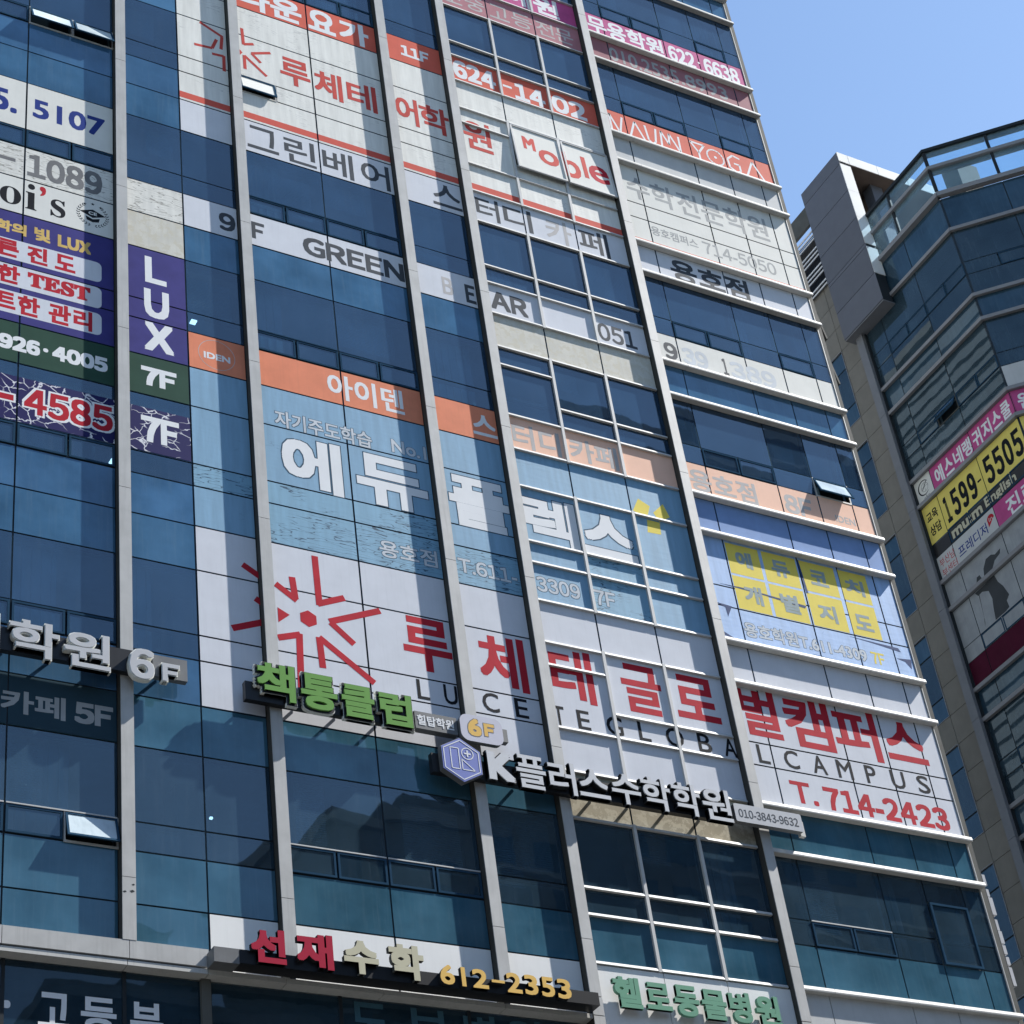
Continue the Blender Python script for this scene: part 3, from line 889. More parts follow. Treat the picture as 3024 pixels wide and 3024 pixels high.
yoga = [[(12.05, zb), (12.05, zt), (12.30, zb), (12.45, zt)], [(12.62, zb + .02), (12.84, zt), (13.08, zb + .02), (12.62, zb + .02)],
        [(13.16, zt), (13.20, zb + .12), (13.32, zb), (13.42, zb + .12), (13.50, zt)], [(13.60, zb), (13.66, zt), (13.86, zb + .2), (13.92, zt), (14.2, zb), (14.22, zt)],
        [(14.60, zt), (14.82, zt - .36), (14.82, zb)], [(14.60, zt), (15.05, zt), (14.82, zt - .36)],
        [(16.20, zt - .06), (15.98, zt), (15.78, zt - .2), (15.80, zb + .14), (16.02, zb), (16.14, zb + .1), (16.14, zb + .34), (15.96, zb + .34)],
        [(16.34, zb + .02), (16.62, zt), (16.92, zb + .02), (16.34, zb + .02)]]
for pl in yoga:
    mb = MB()
    for p_, q_ in zip(pl[:-1], pl[1:]): mb.stroke(p_, q_, 0.062, 0.008, 0.016)
    mb.build('letter', M['txtwhite'], s)
mb = MB()
for k in range(18):
    a0, a1 = R(20 * k), R(20 * k + 22)
    mb.stroke((15.36 + .27 * math.cos(a0), 41.91 + .29 * math.sin(a0)), (15.36 + .27 * math.cos(a1), 41.91 + .29 * math.sin(a1)), 0.05, 0.008, 0.016)
mb.prism([(15.36 + .05 * math.cos(R(45 * k)), 41.91 + .05 * math.sin(R(45 * k))) for k in range(8)], 0.008, 0.017)
mb.build('letter', M['txtwhite'], s)

# --- storey ten white sheets with red star
s = sign('window_sign', 'wide white sign of storey ten with small red star logo and red Korean letters', 'sign', (4, 0, 38))
film(s, 0.0, 1.24, L(10, 3), L(11, 2), M['white10'])
film(s, 1.47, 11.64, L(10, 3), L(11, 3), M['white10'])
film(s, 0.0, 11.64, 37.49, 37.73, M['stripe'], name='stripe', d=0.012)
for t, x0, x1, z0, z1 in (('루', 2.56, 3.33, 39.17, 40.12), ('체', 3.43, 4.16, 39.12, 40.06), ('테', 4.28, 5.06, 39.12, 40.06), ('어', 5.57, 6.18, 39.13, 40.1), ('학', 6.22, 7.03, 39.12, 40.08), ('원', 7.40, 8.19, 39.0, 40.05)):
    T_(t, x0, x1, z0, z1, M['txtred2'], s, 0.03, 0.056)
mb = MB()
for i_, (p, q) in enumerate((((0.58, 40.36), (1.14, 40.08)), ((1.12, 40.08), (1.08, 39.62)), ((0.42, 39.5), (0.86, 39.56)), ((0.86, 39.56), (0.98, 39.92)), ((0.85, 39.36), (1.14, 39.4)), ((1.14, 39.42), (1.13, 38.87)),
             ((1.64, 40.65), (1.66, 40.06)), ((1.66, 40.08), (1.92, 40.2)), ((2.34, 40.08), (1.85, 39.84)), ((1.85, 39.84), (2.07, 39.6)), ((1.66, 39.2), (1.66, 39.68)), ((1.66, 39.68), (2.2, 39.18)))):
    mb = MB(); mb.stroke(p, q, 0.08, 0.050, 0.050 + 0.0013 * i_); mb.build('star_stroke', M['txtred2'], s)
mb = MB()
mb.prism([(1.47, 39.78), (1.56, 39.84), (1.62, 39.76), (1.56, 39.66), (1.47, 39.68)], 0.05, 0.056)
mb.build('star_centre', M['txtred2'], s)
s = sign('window_sign', 'small red word Moble lettered on the pair of swung-out white sashes', 'sign', (10.3, 0.1, 39))
def on_sash(zp): return -(40.37 - zp) / 0.93
for t, x0, x1, z0, z1, m_ in (('M', 9.10, 9.45, 39.62, 40.07, 'txtred2'), ('o', 9.52, 10.10, 39.27, 39.80, 'txtred2'), ('b', 10.21, 10.71, 39.08, 40.0, 'txtred2'), ('l', 10.80, 10.93, 39.25, 40.02, 'txtred2'), ('e', 10.98, 11.56, 39.22, 39.84, 'txtred')):
    za, zb = on_sash(z0), on_sash(z1)
    sh = 0.75 * 0.056 * (-(za + zb) / 2)
    T_(t, x0 - sh, x1 - sh, za, zb, M[m_], s, 0.03, 0.0215, SASH)
s = sign('window_sign', 'long white strip with slate Korean letters under the thin red stripe', 'sign', (4, 0, 36.5))
film(s, 0.0, 11.64, L(9, 0), L(10, 3), M['coolwhite'])
for t, x0, x1, z0, z1, m_ in (('그', 1.60, 2.36, 36.55, 37.3, 'txtgrey'), ('린', 2.50, 3.28, 36.48, 37.3, 'txtgrey'), ('베', 3.45, 4.22, 36.47, 37.3, 'txtgrey'), ('어', 4.42, 5.15, 36.48, 37.3, 'txtgrey'),
                             ('스', 6.26, 7.03, 36.55, 37.3, 'txtgrey'), ('터', 7.42, 8.05, 36.55, 37.3, 'txtgrey'), ('디', 8.17, 8.95, 36.55, 37.3, 'txtgrey'), ('카', 9.33, 10.05, 36.5, 37.3, 'txtpale'), ('페', 10.26, 11.11, 36.49, 37.33, 'txtgrey')):
    T_(t, x0, x1, z0, z1, M[m_], s, 0.018)
s = sign('window_sign', 'dirty white sign with faded Korean letters and 714-5050 at the right corner', 'sign', (14.5, 0, 38))
film(s, 11.87, 17.24, L(10, 0), L(11, 3), M['greyfilm'])
film(s, 11.87, 17.24, L(10, 3) + 0.06, L(10, 0) - 0.1, M['white'])
film(s, 11.87, 17.24, 37.53, 37.66, M['red'], name='stripe', d=0.012)
T_('수학', 12.1, 13.55, 39.12, 39.95, M['txtfade'], s, 0.02)
T_('전문학원', 13.65, 16.5, 39.1, 39.97, M['txtfade'], s, 0.02)
T_('용호캠퍼스', 12.57, 13.98, 37.92, 38.25, M['txtfade'], s, 0.008)
T_('~714-5050', 14.13, 16.41, 37.84, 38.28, M['txtfade'], s, 0.012)
s = sign('window_sign', 'grey white strip with three dark Korean letters between two ledges', 'sign', (14.5, 0, 36.5))
film(s, 11.87, 17.24, L(9, 0) + 0.0, L(10, 3) - 0.07, M['coolwhite'])
T_('용호점', 12.90, 15.27, 36.48, 37.24, M['txtgrey'], s, 0.035)
# --- magenta
s = sign('window_sign', 'bright magenta strip with white Korean letters and 622 6638 at the top right', 'sign', (14.5, 0, 45.5))
film(s, 11.87, 17.24, L(12, 3) + 0.05, L(12, 2), M['magenta'])
T_('무용학원', 12.02, 14.50, 45.60, 46.33, M['txtwhite'], s, 0.03)
T_('~622', 14.66, 15.55, 45.62, 46.27, M['txtwhite'], s, 0.03)
T_('~6638', 15.85, 17.05, 45.60, 46.27, M['txtwhite'], s, 0.03)
T_('·', 15.64, 15.72, 45.9, 45.98, M['txtwhite'], s)
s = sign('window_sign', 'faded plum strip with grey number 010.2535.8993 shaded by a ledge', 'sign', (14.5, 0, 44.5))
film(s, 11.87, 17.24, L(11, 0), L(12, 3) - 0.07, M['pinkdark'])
T_('010.2535', 12.54, 14.78, 44.62, 45.18, M['txtfade'], s, 0.012)
T_('.8993', 14.86, 16.42, 44.66, 45.18, M['txtfade'], s, 0.012)
s = sign('window_sign', 'magenta strip partly out of frame above the faded plum one, centre bay', 'sign', (9.5, 0, 45.5))
film(s, 7.29, 11.64, L(12, 3), L(12, 2), M['magenta'])
T_('고전', 7.5, 9.2, 45.60, 46.3, M['txtwhite'], s, 0.04)
T_('예원', 9.45, 11.1, 45.55, 46.33, M['txtwhite'], s, 0.04)
s = sign('window_sign', 'faded plum strip with pale Korean letters in the three-pane bay', 'sign', (9.5, 0, 44.5))
film(s, 7.29, 11.64, L(11, 0), L(12, 3), M['pinkfade'])
for t, x0, x1 in (('초', 7.4, 8.0), ('중', 8.1, 8.68), ('고', 8.82, 9.42), ('등', 9.5, 10.12), ('전', 10.25, 10.8), ('문', 10.85, 11.4)):
    T_(t, x0, x1, 44.62, 45.2, M['txtpale'], s, 0.006)

# --- storey nine white strip
s = sign('window_sign', 'white strip of storey nine reading 9F GREEN BEAR 051 in slate capitals', 'sign', (5, 0, 33.5))
film(s, 0.0, 11.64, L(9, 3), L(9, 2), M['coolwhite'])
T_('~9', 0.81, 1.19, 33.62, 34.16, M['txtgrey'], s, 0.03)
T_('~F', 1.56, 1.86, 33.64, 34.15, M['txtgrey'], s, 0.03)
T_('~GREEN', 2.76, 5.22, 33.60, 34.17, M['txtgrey'], s, 0.035)
T_('~B', 6.18, 6.45, 33.62, 34.15, M['txtpale'], s, 0.02)
T_('~E', 6.76, 7.02, 33.55, 34.12, M['txtgrey'], s, 0.03)
T_('~AR', 7.41, 8.38, 33.60, 34.17, M['txtgrey'], s, 0.035)
T_('~051', 10.27, 11.33, 33.58, 34.14, M['txtgrey'], s, 0.02)
s = sign('window_sign', 'blank dirty cream sheets under the AR 051 strip', 'film', (9.5, 0, 32.4))
film(s, 7.29, 11.64, L(8, 0), L(9, 3), M['cream'])
s = sign('window_sign', 'white strip with peeled number 939 1389 at the right corner', 'sign', (14.5, 0, 33.5))
film(s, 11.87, 17.24, L(9, 3) + 0.06, L(9, 2), M['white'])
T_('~9', 12.12, 12.50, 33.60, 34.14, M['txtgrey'], s, 0.03)
T_('~39', 12.64, 13.38, 33.60, 34.14, M['txtsilver'], s, 0.03)
T_('~1', 13.80, 13.95, 33.60, 34.14, M['txtgrey'], s, 0.02)
T_('~389', 14.02, 15.39, 33.60, 34.14, M['txtsilver'], s, 0.03)

# --- storey eight orange strip
s = sign('window_sign', 'orange strip of storey eight with a small round emblem and white Korean letters', 'sign', (4, 0, 29.5))
film(s, 0.0, 7.06, L(8, 3), L(8, 2), M['orange'])
T_('IDEN', 0.33, 0.90, 29.78, 29.95, M['txtwhite'], s, 0.012)
mb = MB()
for k in range(36):
    a0, a1 = R(k * 10), R(k * 10 + 10)
    mb.prism([(0.61 + rr * math.cos(a), 29.92 + rr * 1.0 * math.sin(a)) for rr, a in ((0.385, a0), (0.397, a0), (0.397, a1), (0.385, a1))], 0.008, 0.012)
mb.build('emblem_ring', M['txtpale'], s)
T_('아이덴', 3.05, 4.81, 29.58, 30.26, M['txtwhite'], s, 0.022)
T_('스', 6.44, 7.03, 29.58, 30.17, M['txtwhite'], s, 0.022)
s = sign('window_sign', 'bleached orange strip with pale grey Korean letters in the three-pane bay', 'sign', (9.5, 0, 29.5))
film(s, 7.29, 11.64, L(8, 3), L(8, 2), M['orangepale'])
T_('터디', 7.42, 8.62, 29.52, 30.2, M['txtpale'], s, 0.022)
T_('카페', 8.86, 10.1, 29.55, 30.2, M['txtpale'], s, 0.022)
s = sign('window_sign', 'bleached orange strip reading 8F at the right corner under an open vent', 'sign', (14.5, 0, 29.5))
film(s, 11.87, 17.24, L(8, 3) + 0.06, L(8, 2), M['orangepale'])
T_('용호점', 12.0, 13.86, 29.58, 30.22, M['txtpale'], s, 0.022)
T_('~8F', 14.65, 15.45, 29.62, 30.18, M['txtpale'], s, 0.03)
T_('IDEN', 16.1, 16.68, 29.72, 29.92, M['txtpale'], s, 0.006)

# --- storey seven blue film
s = sign('window_sign', 'huge steel blue sign of storey seven with big white Korean letters and a yellow emblem', 'sign', (5, 0, 25.5))
film(s, 0.0, 11.64, L(7, 3), L(8, 3), M['blue'],
     alt=lambda ci, F, t: M['bluerip'] if (t in ('sill', 'small') and ci in (4, 5, 6, 7, 9, 10) and random.random() < (0.9 if ci in (5, 6) else 0.55)) else None)
T_('자기주도학습', 1.80, 3.95, 28.42, 28.85, M['txtsilver'], s, 0.012, 0.016, edge=M['txtdark'], edge_w=0.012)
T_('No.1', 4.40, 5.20, 28.48, 28.83, M['txtsilver'], s, 0.012, 0.016, edge=M['txtdark'], edge_w=0.008)
for t, x0, x1, z0, z1 in (('에', 1.90, 3.2, 26.95, 28.28), ('듀', 3.52, 5.12, 26.98, 28.28), ('플', 5.62, 7.03, 26.95, 28.28), ('렉', 7.37, 8.68, 26.92, 28.22), ('스', 8.80, 10.12, 27.0, 28.15)):
    T_(t, x0, x1, z0, z1, M['txtwhite'], s, 0.075, 0.030, edge=M['txtdark'], edge_w=0.022)
T_('용호점', 3.87, 5.15, 25.68, 26.10, M['txtsilver'], s, 0.012, 0.016, edge=M['txtdark'], edge_w=0.01)
T_('~T.611-', 5.62, 6.97, 25.72, 26.08, M['txtsilver'], s, 0.014, 0.016, edge=M['txtdark'], edge_w=0.01)
T_('~3309', 7.43, 8.46, 25.68, 26.06, M['txtsilver'], s, 0.014, 0.016, edge=M['txtdark'], edge_w=0.01)
T_('~7F', 8.80, 9.32, 25.66, 26.04, M['txtsilver'], s, 0.014, 0.016, edge=M['txtdark'], edge_w=0.01)
mb = MB()
mb.prism([(10.24, 28.50), (10.44, 28.88), (10.72, 28.74), (10.58, 28.36)], 0.008, 0.013)
mb.prism([(10.78, 28.58), (11.09, 28.90), (11.21, 28.56), (10.90, 28.34)], 0.008, 0.013)
mb.prism([(10.57, 28.33), (10.52, 27.97), (10.87, 27.99), (10.90, 28.33)], 0.008, 0.0135)
mb.build('yellow_emblem', M['yellow'], s)
s = sign('window_sign', 'pale blue sign with eight yellow squares and wrinkled film at the right corner', 'sign', (14.5, 0, 25.5))
film(s, 11.87, 17.24, L(7, 3) + 0.05, L(7, 0) - 0.09, M['sky'])
film(s, 11.87, 17.24, L(7, 0), L(8, 3) - 0.08, M['bandblue'])
for zr in ((27.38, 28.22), (26.42, 27.32)):
    for x0, x1 in ((12.58, 13.47), (13.56, 14.50), (14.60, 15.58), (15.70, 16.50)):
        box('yellow_square', x0, x1, 0.0025, 0.0038, zr[0], zr[1], M['yellow'], s)
for t, x0, x1, z0, z1 in (('에', 12.80, 13.24, 27.6, 28.05), ('듀', 13.77, 14.27, 27.6, 28.05), ('코', 14.83, 15.33, 27.6, 28.03), ('치', 15.83, 16.36, 27.58, 28.02),
                          ('개', 12.82, 13.3, 26.62, 27.12), ('별', 13.8, 14.3, 26.62, 27.13), ('지', 14.83, 15.33, 26.6, 27.08), ('도', 15.83, 16.33, 26.6, 27.03)):
    T_(t, x0, x1, z0, z1, M['txtblue'], s, 0.028, 0.058)
T_('용호학원T.611-4309', 12.58, 15.89, 25.68, 26.08, M['txtsilver'], s, 0.014, 0.016, edge=M['txtdark'], edge_w=0.008)
T_('~7F', 16.02, 16.40, 25.71, 26.03, M['yellow'], s, 0.014)
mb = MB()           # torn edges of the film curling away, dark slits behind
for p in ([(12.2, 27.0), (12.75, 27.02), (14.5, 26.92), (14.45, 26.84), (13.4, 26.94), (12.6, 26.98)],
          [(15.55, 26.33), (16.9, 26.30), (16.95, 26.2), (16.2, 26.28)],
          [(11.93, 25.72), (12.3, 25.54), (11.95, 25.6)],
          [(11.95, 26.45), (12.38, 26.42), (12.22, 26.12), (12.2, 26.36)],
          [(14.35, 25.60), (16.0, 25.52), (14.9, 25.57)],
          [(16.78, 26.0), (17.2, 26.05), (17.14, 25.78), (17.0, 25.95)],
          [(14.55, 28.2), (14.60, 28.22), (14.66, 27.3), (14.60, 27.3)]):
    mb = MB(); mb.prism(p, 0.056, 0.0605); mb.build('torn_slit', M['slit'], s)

# --- storey six big white sign
s = sign('window_sign', 'largest white sign with big red star, red Korean letters and thin black LUCETEGLOBALCAMPUS below', 'sign', (8, 0, 21.5))
film(s, 0.0, 11.64, L(6, 3), L(7, 3), M['coolwhite'])
film(s, 11.87, 17.24, L(6, 0), L(7, 3) - 0.07, M['coolwhite'])
film(s, 11.87, 17.24, L(6, 3) + 0.05, L(6, 0) - 0.09, M['coolwhite'])
mb = MB()
w = 0.135
for i_, (p, q) in enumerate((((0.93, 24.75), (1.32, 24.52)), ((0.66, 23.24), (1.30, 23.52)), ((1.15, 24.02), (1.35, 23.9)), ((1.93, 24.70), (1.97, 24.20)), ((1.58, 24.46), (2.0, 24.17)),
             ((2.44, 25.32), (2.46, 24.16)), ((2.42, 24.19), (3.0, 24.46)), ((2.64, 23.83), (3.74, 24.33)), ((2.66, 23.82), (3.12, 23.42)),
             ((1.56, 23.23), (2.02, 23.40)), ((2.0, 23.42), (1.96, 22.2)), ((2.40, 23.42), (2.43, 22.74)), ((2.40, 23.42), (3.47, 22.62)))):
    mb = MB(); mb.stroke(p, q, w, 0.050, 0.050 + 0.0013 * i_); mb.build('star_stroke', M['txtred'], s)
mb = MB(); mb.prism([(1.59, 23.92), (1.83, 23.80), (1.59, 23.58)], 0.05, 0.0565); mb.build('star_stroke', M['txtred'], s)
mb = MB()
mb.prism([(2.21 + 0.19 * math.cos(R(90 + 60 * k)), 23.80 + 0.19 * math.sin(R(90 + 60 * k))) for k in range(6)], 0.05, 0.056)
mb.build('star_centre', M['txtred'], s)
for t, x0, x1, z0, z1 in (('루', 4.17, 5.22, 23.12, 24.36), ('체', 5.81, 6.87, 23.05, 24.32), ('테', 7.42, 8.41, 23.08, 24.33), ('글', 9.08, 10.04, 23.12, 24.29), ('로', 10.36, 11.42, 23.22, 24.29),
                          ('벌', 11.93, 12.96, 23.12, 24.30), ('캠', 13.10, 14.32, 23.06, 24.30), ('퍼', 14.38, 15.57, 23.04, 24.28), ('스', 15.75, 16.85, 23.20, 24.21)):
    T_(t, x0, x1, z0, z1, M['txtred'], s, 0.045, 0.03)
for t, x0, x1 in (('L', 4.36, 4.62), ('U', 4.93, 5.22), ('C', 5.76, 6.12), ('E', 6.47, 6.76), ('T', 7.33, 7.58), ('E', 7.87, 8.16), ('G', 8.54, 8.92), ('L', 9.28, 9.56), ('O', 9.93, 10.36), ('B', 10.70, 11.03), ('A', 11.33, 11.64),
                  ('L', 12.17, 12.46), ('C', 12.84, 13.21), ('A', 13.56, 13.92), ('M', 14.20, 14.60), ('P', 14.95, 15.23), ('U', 15.63, 16.0), ('S', 16.34, 16.67)):
    T_(t, x0, x1, 22.46, 22.90, M['txtblack'], s, 0.008, 0.064)
T_('~T.', 12.82, 13.48, 21.64, 22.16, M['txtred'], s, 0.03)
T_('~714-2423', 13.66, 16.94, 21.60, 22.16, M['txtred'], s, 0.035)
s = sign('window_sign', 'mottled beige sheets right below the Korean letters with the phone plate', 'film', (9.5, 0, 20.4))
film(s, 7.29, 11.64, L(5, 0), L(6, 3), M['mottle'])
s = sign('window_sign', 'plain bright white sheets behind the red and gold letters', 'film', (4, 0, 16.4))
film(s, 0.0, 7.06, 16.40, L(5, 3), M['paper'])
s = sign('fascia_sign', 'white fascia with raised green Korean letters at the bottom edge', 'sign', (9.5, 0, 16))
for a, b in ((7.29, 8.80), (8.80, 10.20), (10.20, 11.64)):
    box('fascia_panel', a + 0.008, b - 0.008, 0.004, 0.03, 15.35, L(5, 3) - 0.05, M['paper'], s)
for t, x0, x1, z0, z1 in (('헬', 7.55, 8.12, 16.53, 17.12), ('로', 8.22, 8.75, 16.56, 17.08), ('동', 8.83, 9.36, 16.5, 17.1), ('물', 9.42, 9.96, 16.5, 17.08), ('병', 10.03, 10.50, 16.5, 17.1), ('원', 10.62, 11.16, 16.5, 17.1)):
    channel(t, x0, x1, z0, z1, M['chmint'], M['chmint'], s, 0.022, 0.13, 0.20)
s = sign('wall_cladding', 'plain light grey fascia panels below the lowest ledge at the right corner', 'cladding', (14.5, 0, 16))
for a, b in ((11.87, 12.54), (12.54, 14.56), (14.56, 15.7), (15.7, 17.24)):
    box('cladding_panel', a + 0.01, b - 0.01, 0.004, 0.03, 15.4, L(5, 3) - 0.075, M['greyfilm'], s)

# --- raised signs
def rail(a, b, z0, z1, d0, d1, parent, mat=None, name='sign_rail'):
    x = a + 0.25
    while x < b - 0.05 and name == 'sign_rail':
        box('bracket', x, x + 0.04, 0.024, d0 - 0.002, (z0 + z1) / 2 - 0.025, (z0 + z1) / 2 + 0.025, M['trim'], parent)
        x += 0.83
    return box(name, a, b, d0, d1, z0, z1, mat or M['boardblack'], parent)

s = sign('channel_letter_sign', 'white raised Korean letters ending in 6F on a dark rail, crossing the leftmost fin', 'sign', (-3, -0.3, 21.5))
rail(-5.4, -1.0, 21.66, 22.12, 0.18, 0.30, s, M['boardblack'])
rail(-0.995, -0.36, 21.68, 22.12, 0.18, 0.30, s, M['boardgrey'])
for t, x0, x1, z0, z1, b in (('어', -4.55, -3.72, 21.55, 22.3, 0.033), ('학', -3.57, -2.69, 21.52, 22.27, 0.03), ('원', -2.62, -1.79, 21.5, 22.24, 0.03), ('~6', -1.47, -1.0, 21.48, 22.12, 0.035), ('~F', -0.88, -0.54, 21.52, 21.91, 0.035)):
    mb = MB(); put_text(mb, t, x0, x1, z0, z1, b, 0.30, 0.405); mb.build('letter_side', M['chrome'], s)
    mb = MB(); put_text(mb, t, x0 + 0.014, x1 - 0.014, z0 + 0.014, z1 - 0.014, b - 0.014, 0.41, 0.42); mb.build('letter', M['chwhite'], s)

s = sign('channel_letter_sign', 'lime green chunky Korean letters with a rounded 6F plate on a black rail', 'sign', (3, -0.3, 21.5))
rail(0.72, 4.05, 21.55, 21.93, 0.18, 0.30, s)
rail(4.055, 4.93, 21.56, 21.93, 0.18, 0.33, s, M['boardgrey'], 'small_box')
rail(4.935, 6.02, 21.62, 21.90, 0.18, 0.30, s, M['boardgrey'], 'small_box')
for t, x0, x1, z0, z1 in (('책', 0.86, 1.68, 21.50, 22.36), ('통', 1.70, 2.50, 21.46, 22.30), ('클', 2.50, 3.24, 21.44, 22.22), ('럽', 3.26, 4.00, 21.42, 22.20)):
    mb = MB(); put_text(mb, t, x0, x1, z0, z1, 0.07, 0.30, 0.375); mb.build('letter_back', M['chrome'], s)
    mb = MB(); put_text(mb, t, x0 + 0.012, x1 - 0.012, z0 + 0.012, z1 - 0.012, 0.062, 0.378, 0.39); mb.build('letter_back', M['boardblack'], s)
    mb = MB(); put_text(mb, t, x0 + 0.045, x1 - 0.045, z0 + 0.045, z1 - 0.045, 0.026, 0.394, 0.43); mb.build('letter', M['chgreen'], s)
T_('힐탑학원', 4.10, 4.86, 21.64, 21.86, M['txtwhite'], s, 0.008, 0.335)
rbox(4.96, 5.86, 21.44, 22.02, M['lilac'], s, 0.30, 0.40, 0.17, 'plate', side=M['boardgrey'])
T_('6', 5.12, 5.40, 21.56, 21.94, M['chgold'], s, 0.028, 0.402, edge=M['txtmid'], edge_w=0.012)
T_('~F', 5.46, 5.68, 21.60, 21.88, M['chgold'], s, 0.028, 0.402, edge=M['txtmid'], edge_w=0.012)

s = sign('channel_letter_sign', 'white raised K and Korean letters beside a blue hexagon logo and a phone number plate', 'sign', (8, -0.3, 20.6))
rail(4.33, 10.88, 20.70, 21.10, 0.18, 0.30, s)
mb = MB(); cx, cz, r = 4.885, 20.965, 0.475
hexp = lambda rr: [(cx + rr * math.cos(R(90 + 60 * k)), cz + rr * math.sin(R(90 + 60 * k))) for k in range(6)]
mb.prism(hexp(r), 0.30, 0.42); mb.build('hexagon_back', M['boardgrey'], s)
mb = MB(); mb.prism(hexp(r - 0.012), 0.421, 0.426); mb.build('hexagon_face', M['hexblue'], s)
mb = MB()
hp = hexp(r - 0.06)
for i in range(6): mb.stroke(hp[i], hp[(i + 1) % 6], 0.018, 0.427, 0.43)
def loop(pts):
    for i in range(len(pts)): mb.stroke(pts[i], pts[(i + 1) % len(pts)], 0.018, 0.4275, 0.43)
loop([(cx - 0.22, cz - 0.20), (cx - 0.05, cz - 0.20), (cx - 0.05, cz + 0.24), (cx - 0.22, cz + 0.24)])
loop([(cx + 0.0, cz - 0.20), (cx + 0.26, cz - 0.20), (cx + 0.0, cz + 0.02)])
loop([(cx + 0.13 + 0.12 * math.cos(R(20 * k)), cz + 0.15 + 0.12 * math.sin(R(20 * k))) for k in range(18)])
mb.stroke((cx + 0.06, cz + 0.15), (cx + 0.20, cz + 0.15), 0.03, 0.428, 0.431)
mb.stroke((cx + 0.13, cz + 0.08), (cx + 0.13, cz + 0.22), 0.03, 0.4282, 0.4312)
mb.build('logo_lines', M['txtwhite'], s)
for t, x0, x1, z0, z1, b in (('K', 5.44, 6.0, 20.68, 21.28, 0.04), ('플', 6.04, 6.67, 20.62, 21.33, 0.014), ('러', 6.74, 7.32, 20.62, 21.32, 0.014), ('스', 7.38, 8.05, 20.66, 21.27, 0.014), ('수', 8.11, 8.76, 20.63, 21.29, 0.014),
                          ('학', 8.80, 9.45, 20.62, 21.33, 0.014), ('학', 9.50, 10.14, 20.62, 21.33, 0.014), ('원', 10.19, 10.86, 20.62, 21.33, 0.014)):
    mb = MB(); put_text(mb, t, x0 - 0.016, x1 + 0.016, z0 - 0.016, z1 + 0.016, b + 0.016, 0.30, 0.385); mb.build('letter_back', M['darkside'], s)
    mb = MB(); put_text(mb, t, x0, x1, z0, z1, b, 0.388, 0.41); mb.build('letter', M['chbright'], s)
rbox(10.95, 12.58, 20.70, 21.10, M['chwhite'], s, 0.26, 0.38, 0.04, 'phone_plate', side=M['boardgrey'])
box('plate_end', 12.585, 12.70, 0.18, 0.26, 20.68, 21.02, M['ledge'], s)
T_('~010-3843-9632', 11.04, 12.48, 20.80, 20.99, M['txtgrey'], s, 0.004, 0.382)

s = sign('channel_letter_sign', 'dark red and beige raised Korean letters with gold 612-2353 on a black ledge box', 'sign', (3.4, -0.3, 16.3))
rail(-0.13, 0.30, 16.34, 16.60, 0.17, 0.47, s, M['boardgrey'], 'ledge_box')
rail(0.303, 7.02, 16.36, 16.60, 0.172, 0.47, s, M['boardblack'], 'ledge_box')
for t, x0, x1, z0, z1, f_ in (('선', 0.47, 1.08, 16.37, 16.97, 'chred'), ('재', 1.27, 1.92, 16.37, 16.99, 'chred'), ('수', 2.11, 2.74, 16.37, 16.97, 'chbeige'), ('학', 2.94, 3.58, 16.37, 17.0, 'chbeige')):
    mb = MB(); put_text(mb, t, x0, x1, z0, z1, 0.028, 0.475, 0.56, 0, 1); mb.build('letter', [M[f_], M['darkside'] if f_ == 'chred' else M['trim']], s)
for t, x0, x1, z0, z1 in (('6', 3.87, 4.14, 16.37, 16.73, ), ('1', 4.27, 4.35, 16.37, 16.72), ('2', 4.48, 4.78, 16.37, 16.72), ('-', 4.85, 5.10, 16.51, 16.56), ('2', 5.14, 5.43, 16.36, 16.73), ('3', 5.49, 5.75, 16.36, 16.73), ('5', 5.82, 6.08, 16.36, 16.73), ('3', 6.14, 6.41, 16.36, 16.73)):
    mb = MB(); put_text(mb, t, x0, x1, z0, z1, 0.012 if t not in '-1' else 0.0, 0.475, 0.56, 0, 1); mb.build('letter', [M['chgold'], M['darkside']], s)

s = sign('window_lettering', 'white Korean letters on the dark shopfront glass at the bottom left', 'sign', (-1.8, 0.08, 15.2))
for t, x0, x1 in (('고', -2.79, -2.29), ('등', -2.12, -1.55), ('부', -1.33, -0.79)):
    T_(t, x0, x1, 15.2, 15.78, M['txtwhite'], s, 0.025, -0.0775)
T_('·', -3.35, -3.22, 15.45, 15.58, M['txtwhite'], s, 0.02, -0.0775)
s = sign('window_lettering', 'dim teal Korean letters on the dark shopfront glass at bottom centre', 'sign', (4.3, 0.08, 15.7))
for t, x0, x1 in (('도', 2.46, 3.16), ('브', 3.50, 4.30), ('병', 4.58, 5.19), ('원', 5.40, 6.10)):
    T_(t, x0, x1, 15.60, 16.2, M['txtteal'], s, 0.025, -0.0775)

s = sign('projecting_sign', 'narrow upright sign seen edge-on, white letters jutting from the right corner', 'sign', (17.5, 0.3, 18.3))
box('board', 17.475, 17.56, -0.9, -0.12, 18.2, 20.85, M['boardblack'], s)
for k, (z0, z1, w_) in enumerate(((20.55, 20.8, .16), (20.28, 20.45, .14), (19.85, 20.25, .17), (19.5, 19.75, .15), (19.2, 19.48, .17), (18.95, 19.15, .15), (18.72, 18.9, .17), (18.25, 18.66, .16))):
    box('letter', 17.562, 17.562 + w_, -0.75, -0.2 + 0.01 * (k % 3), z0, z1, M['chwhite'], s)

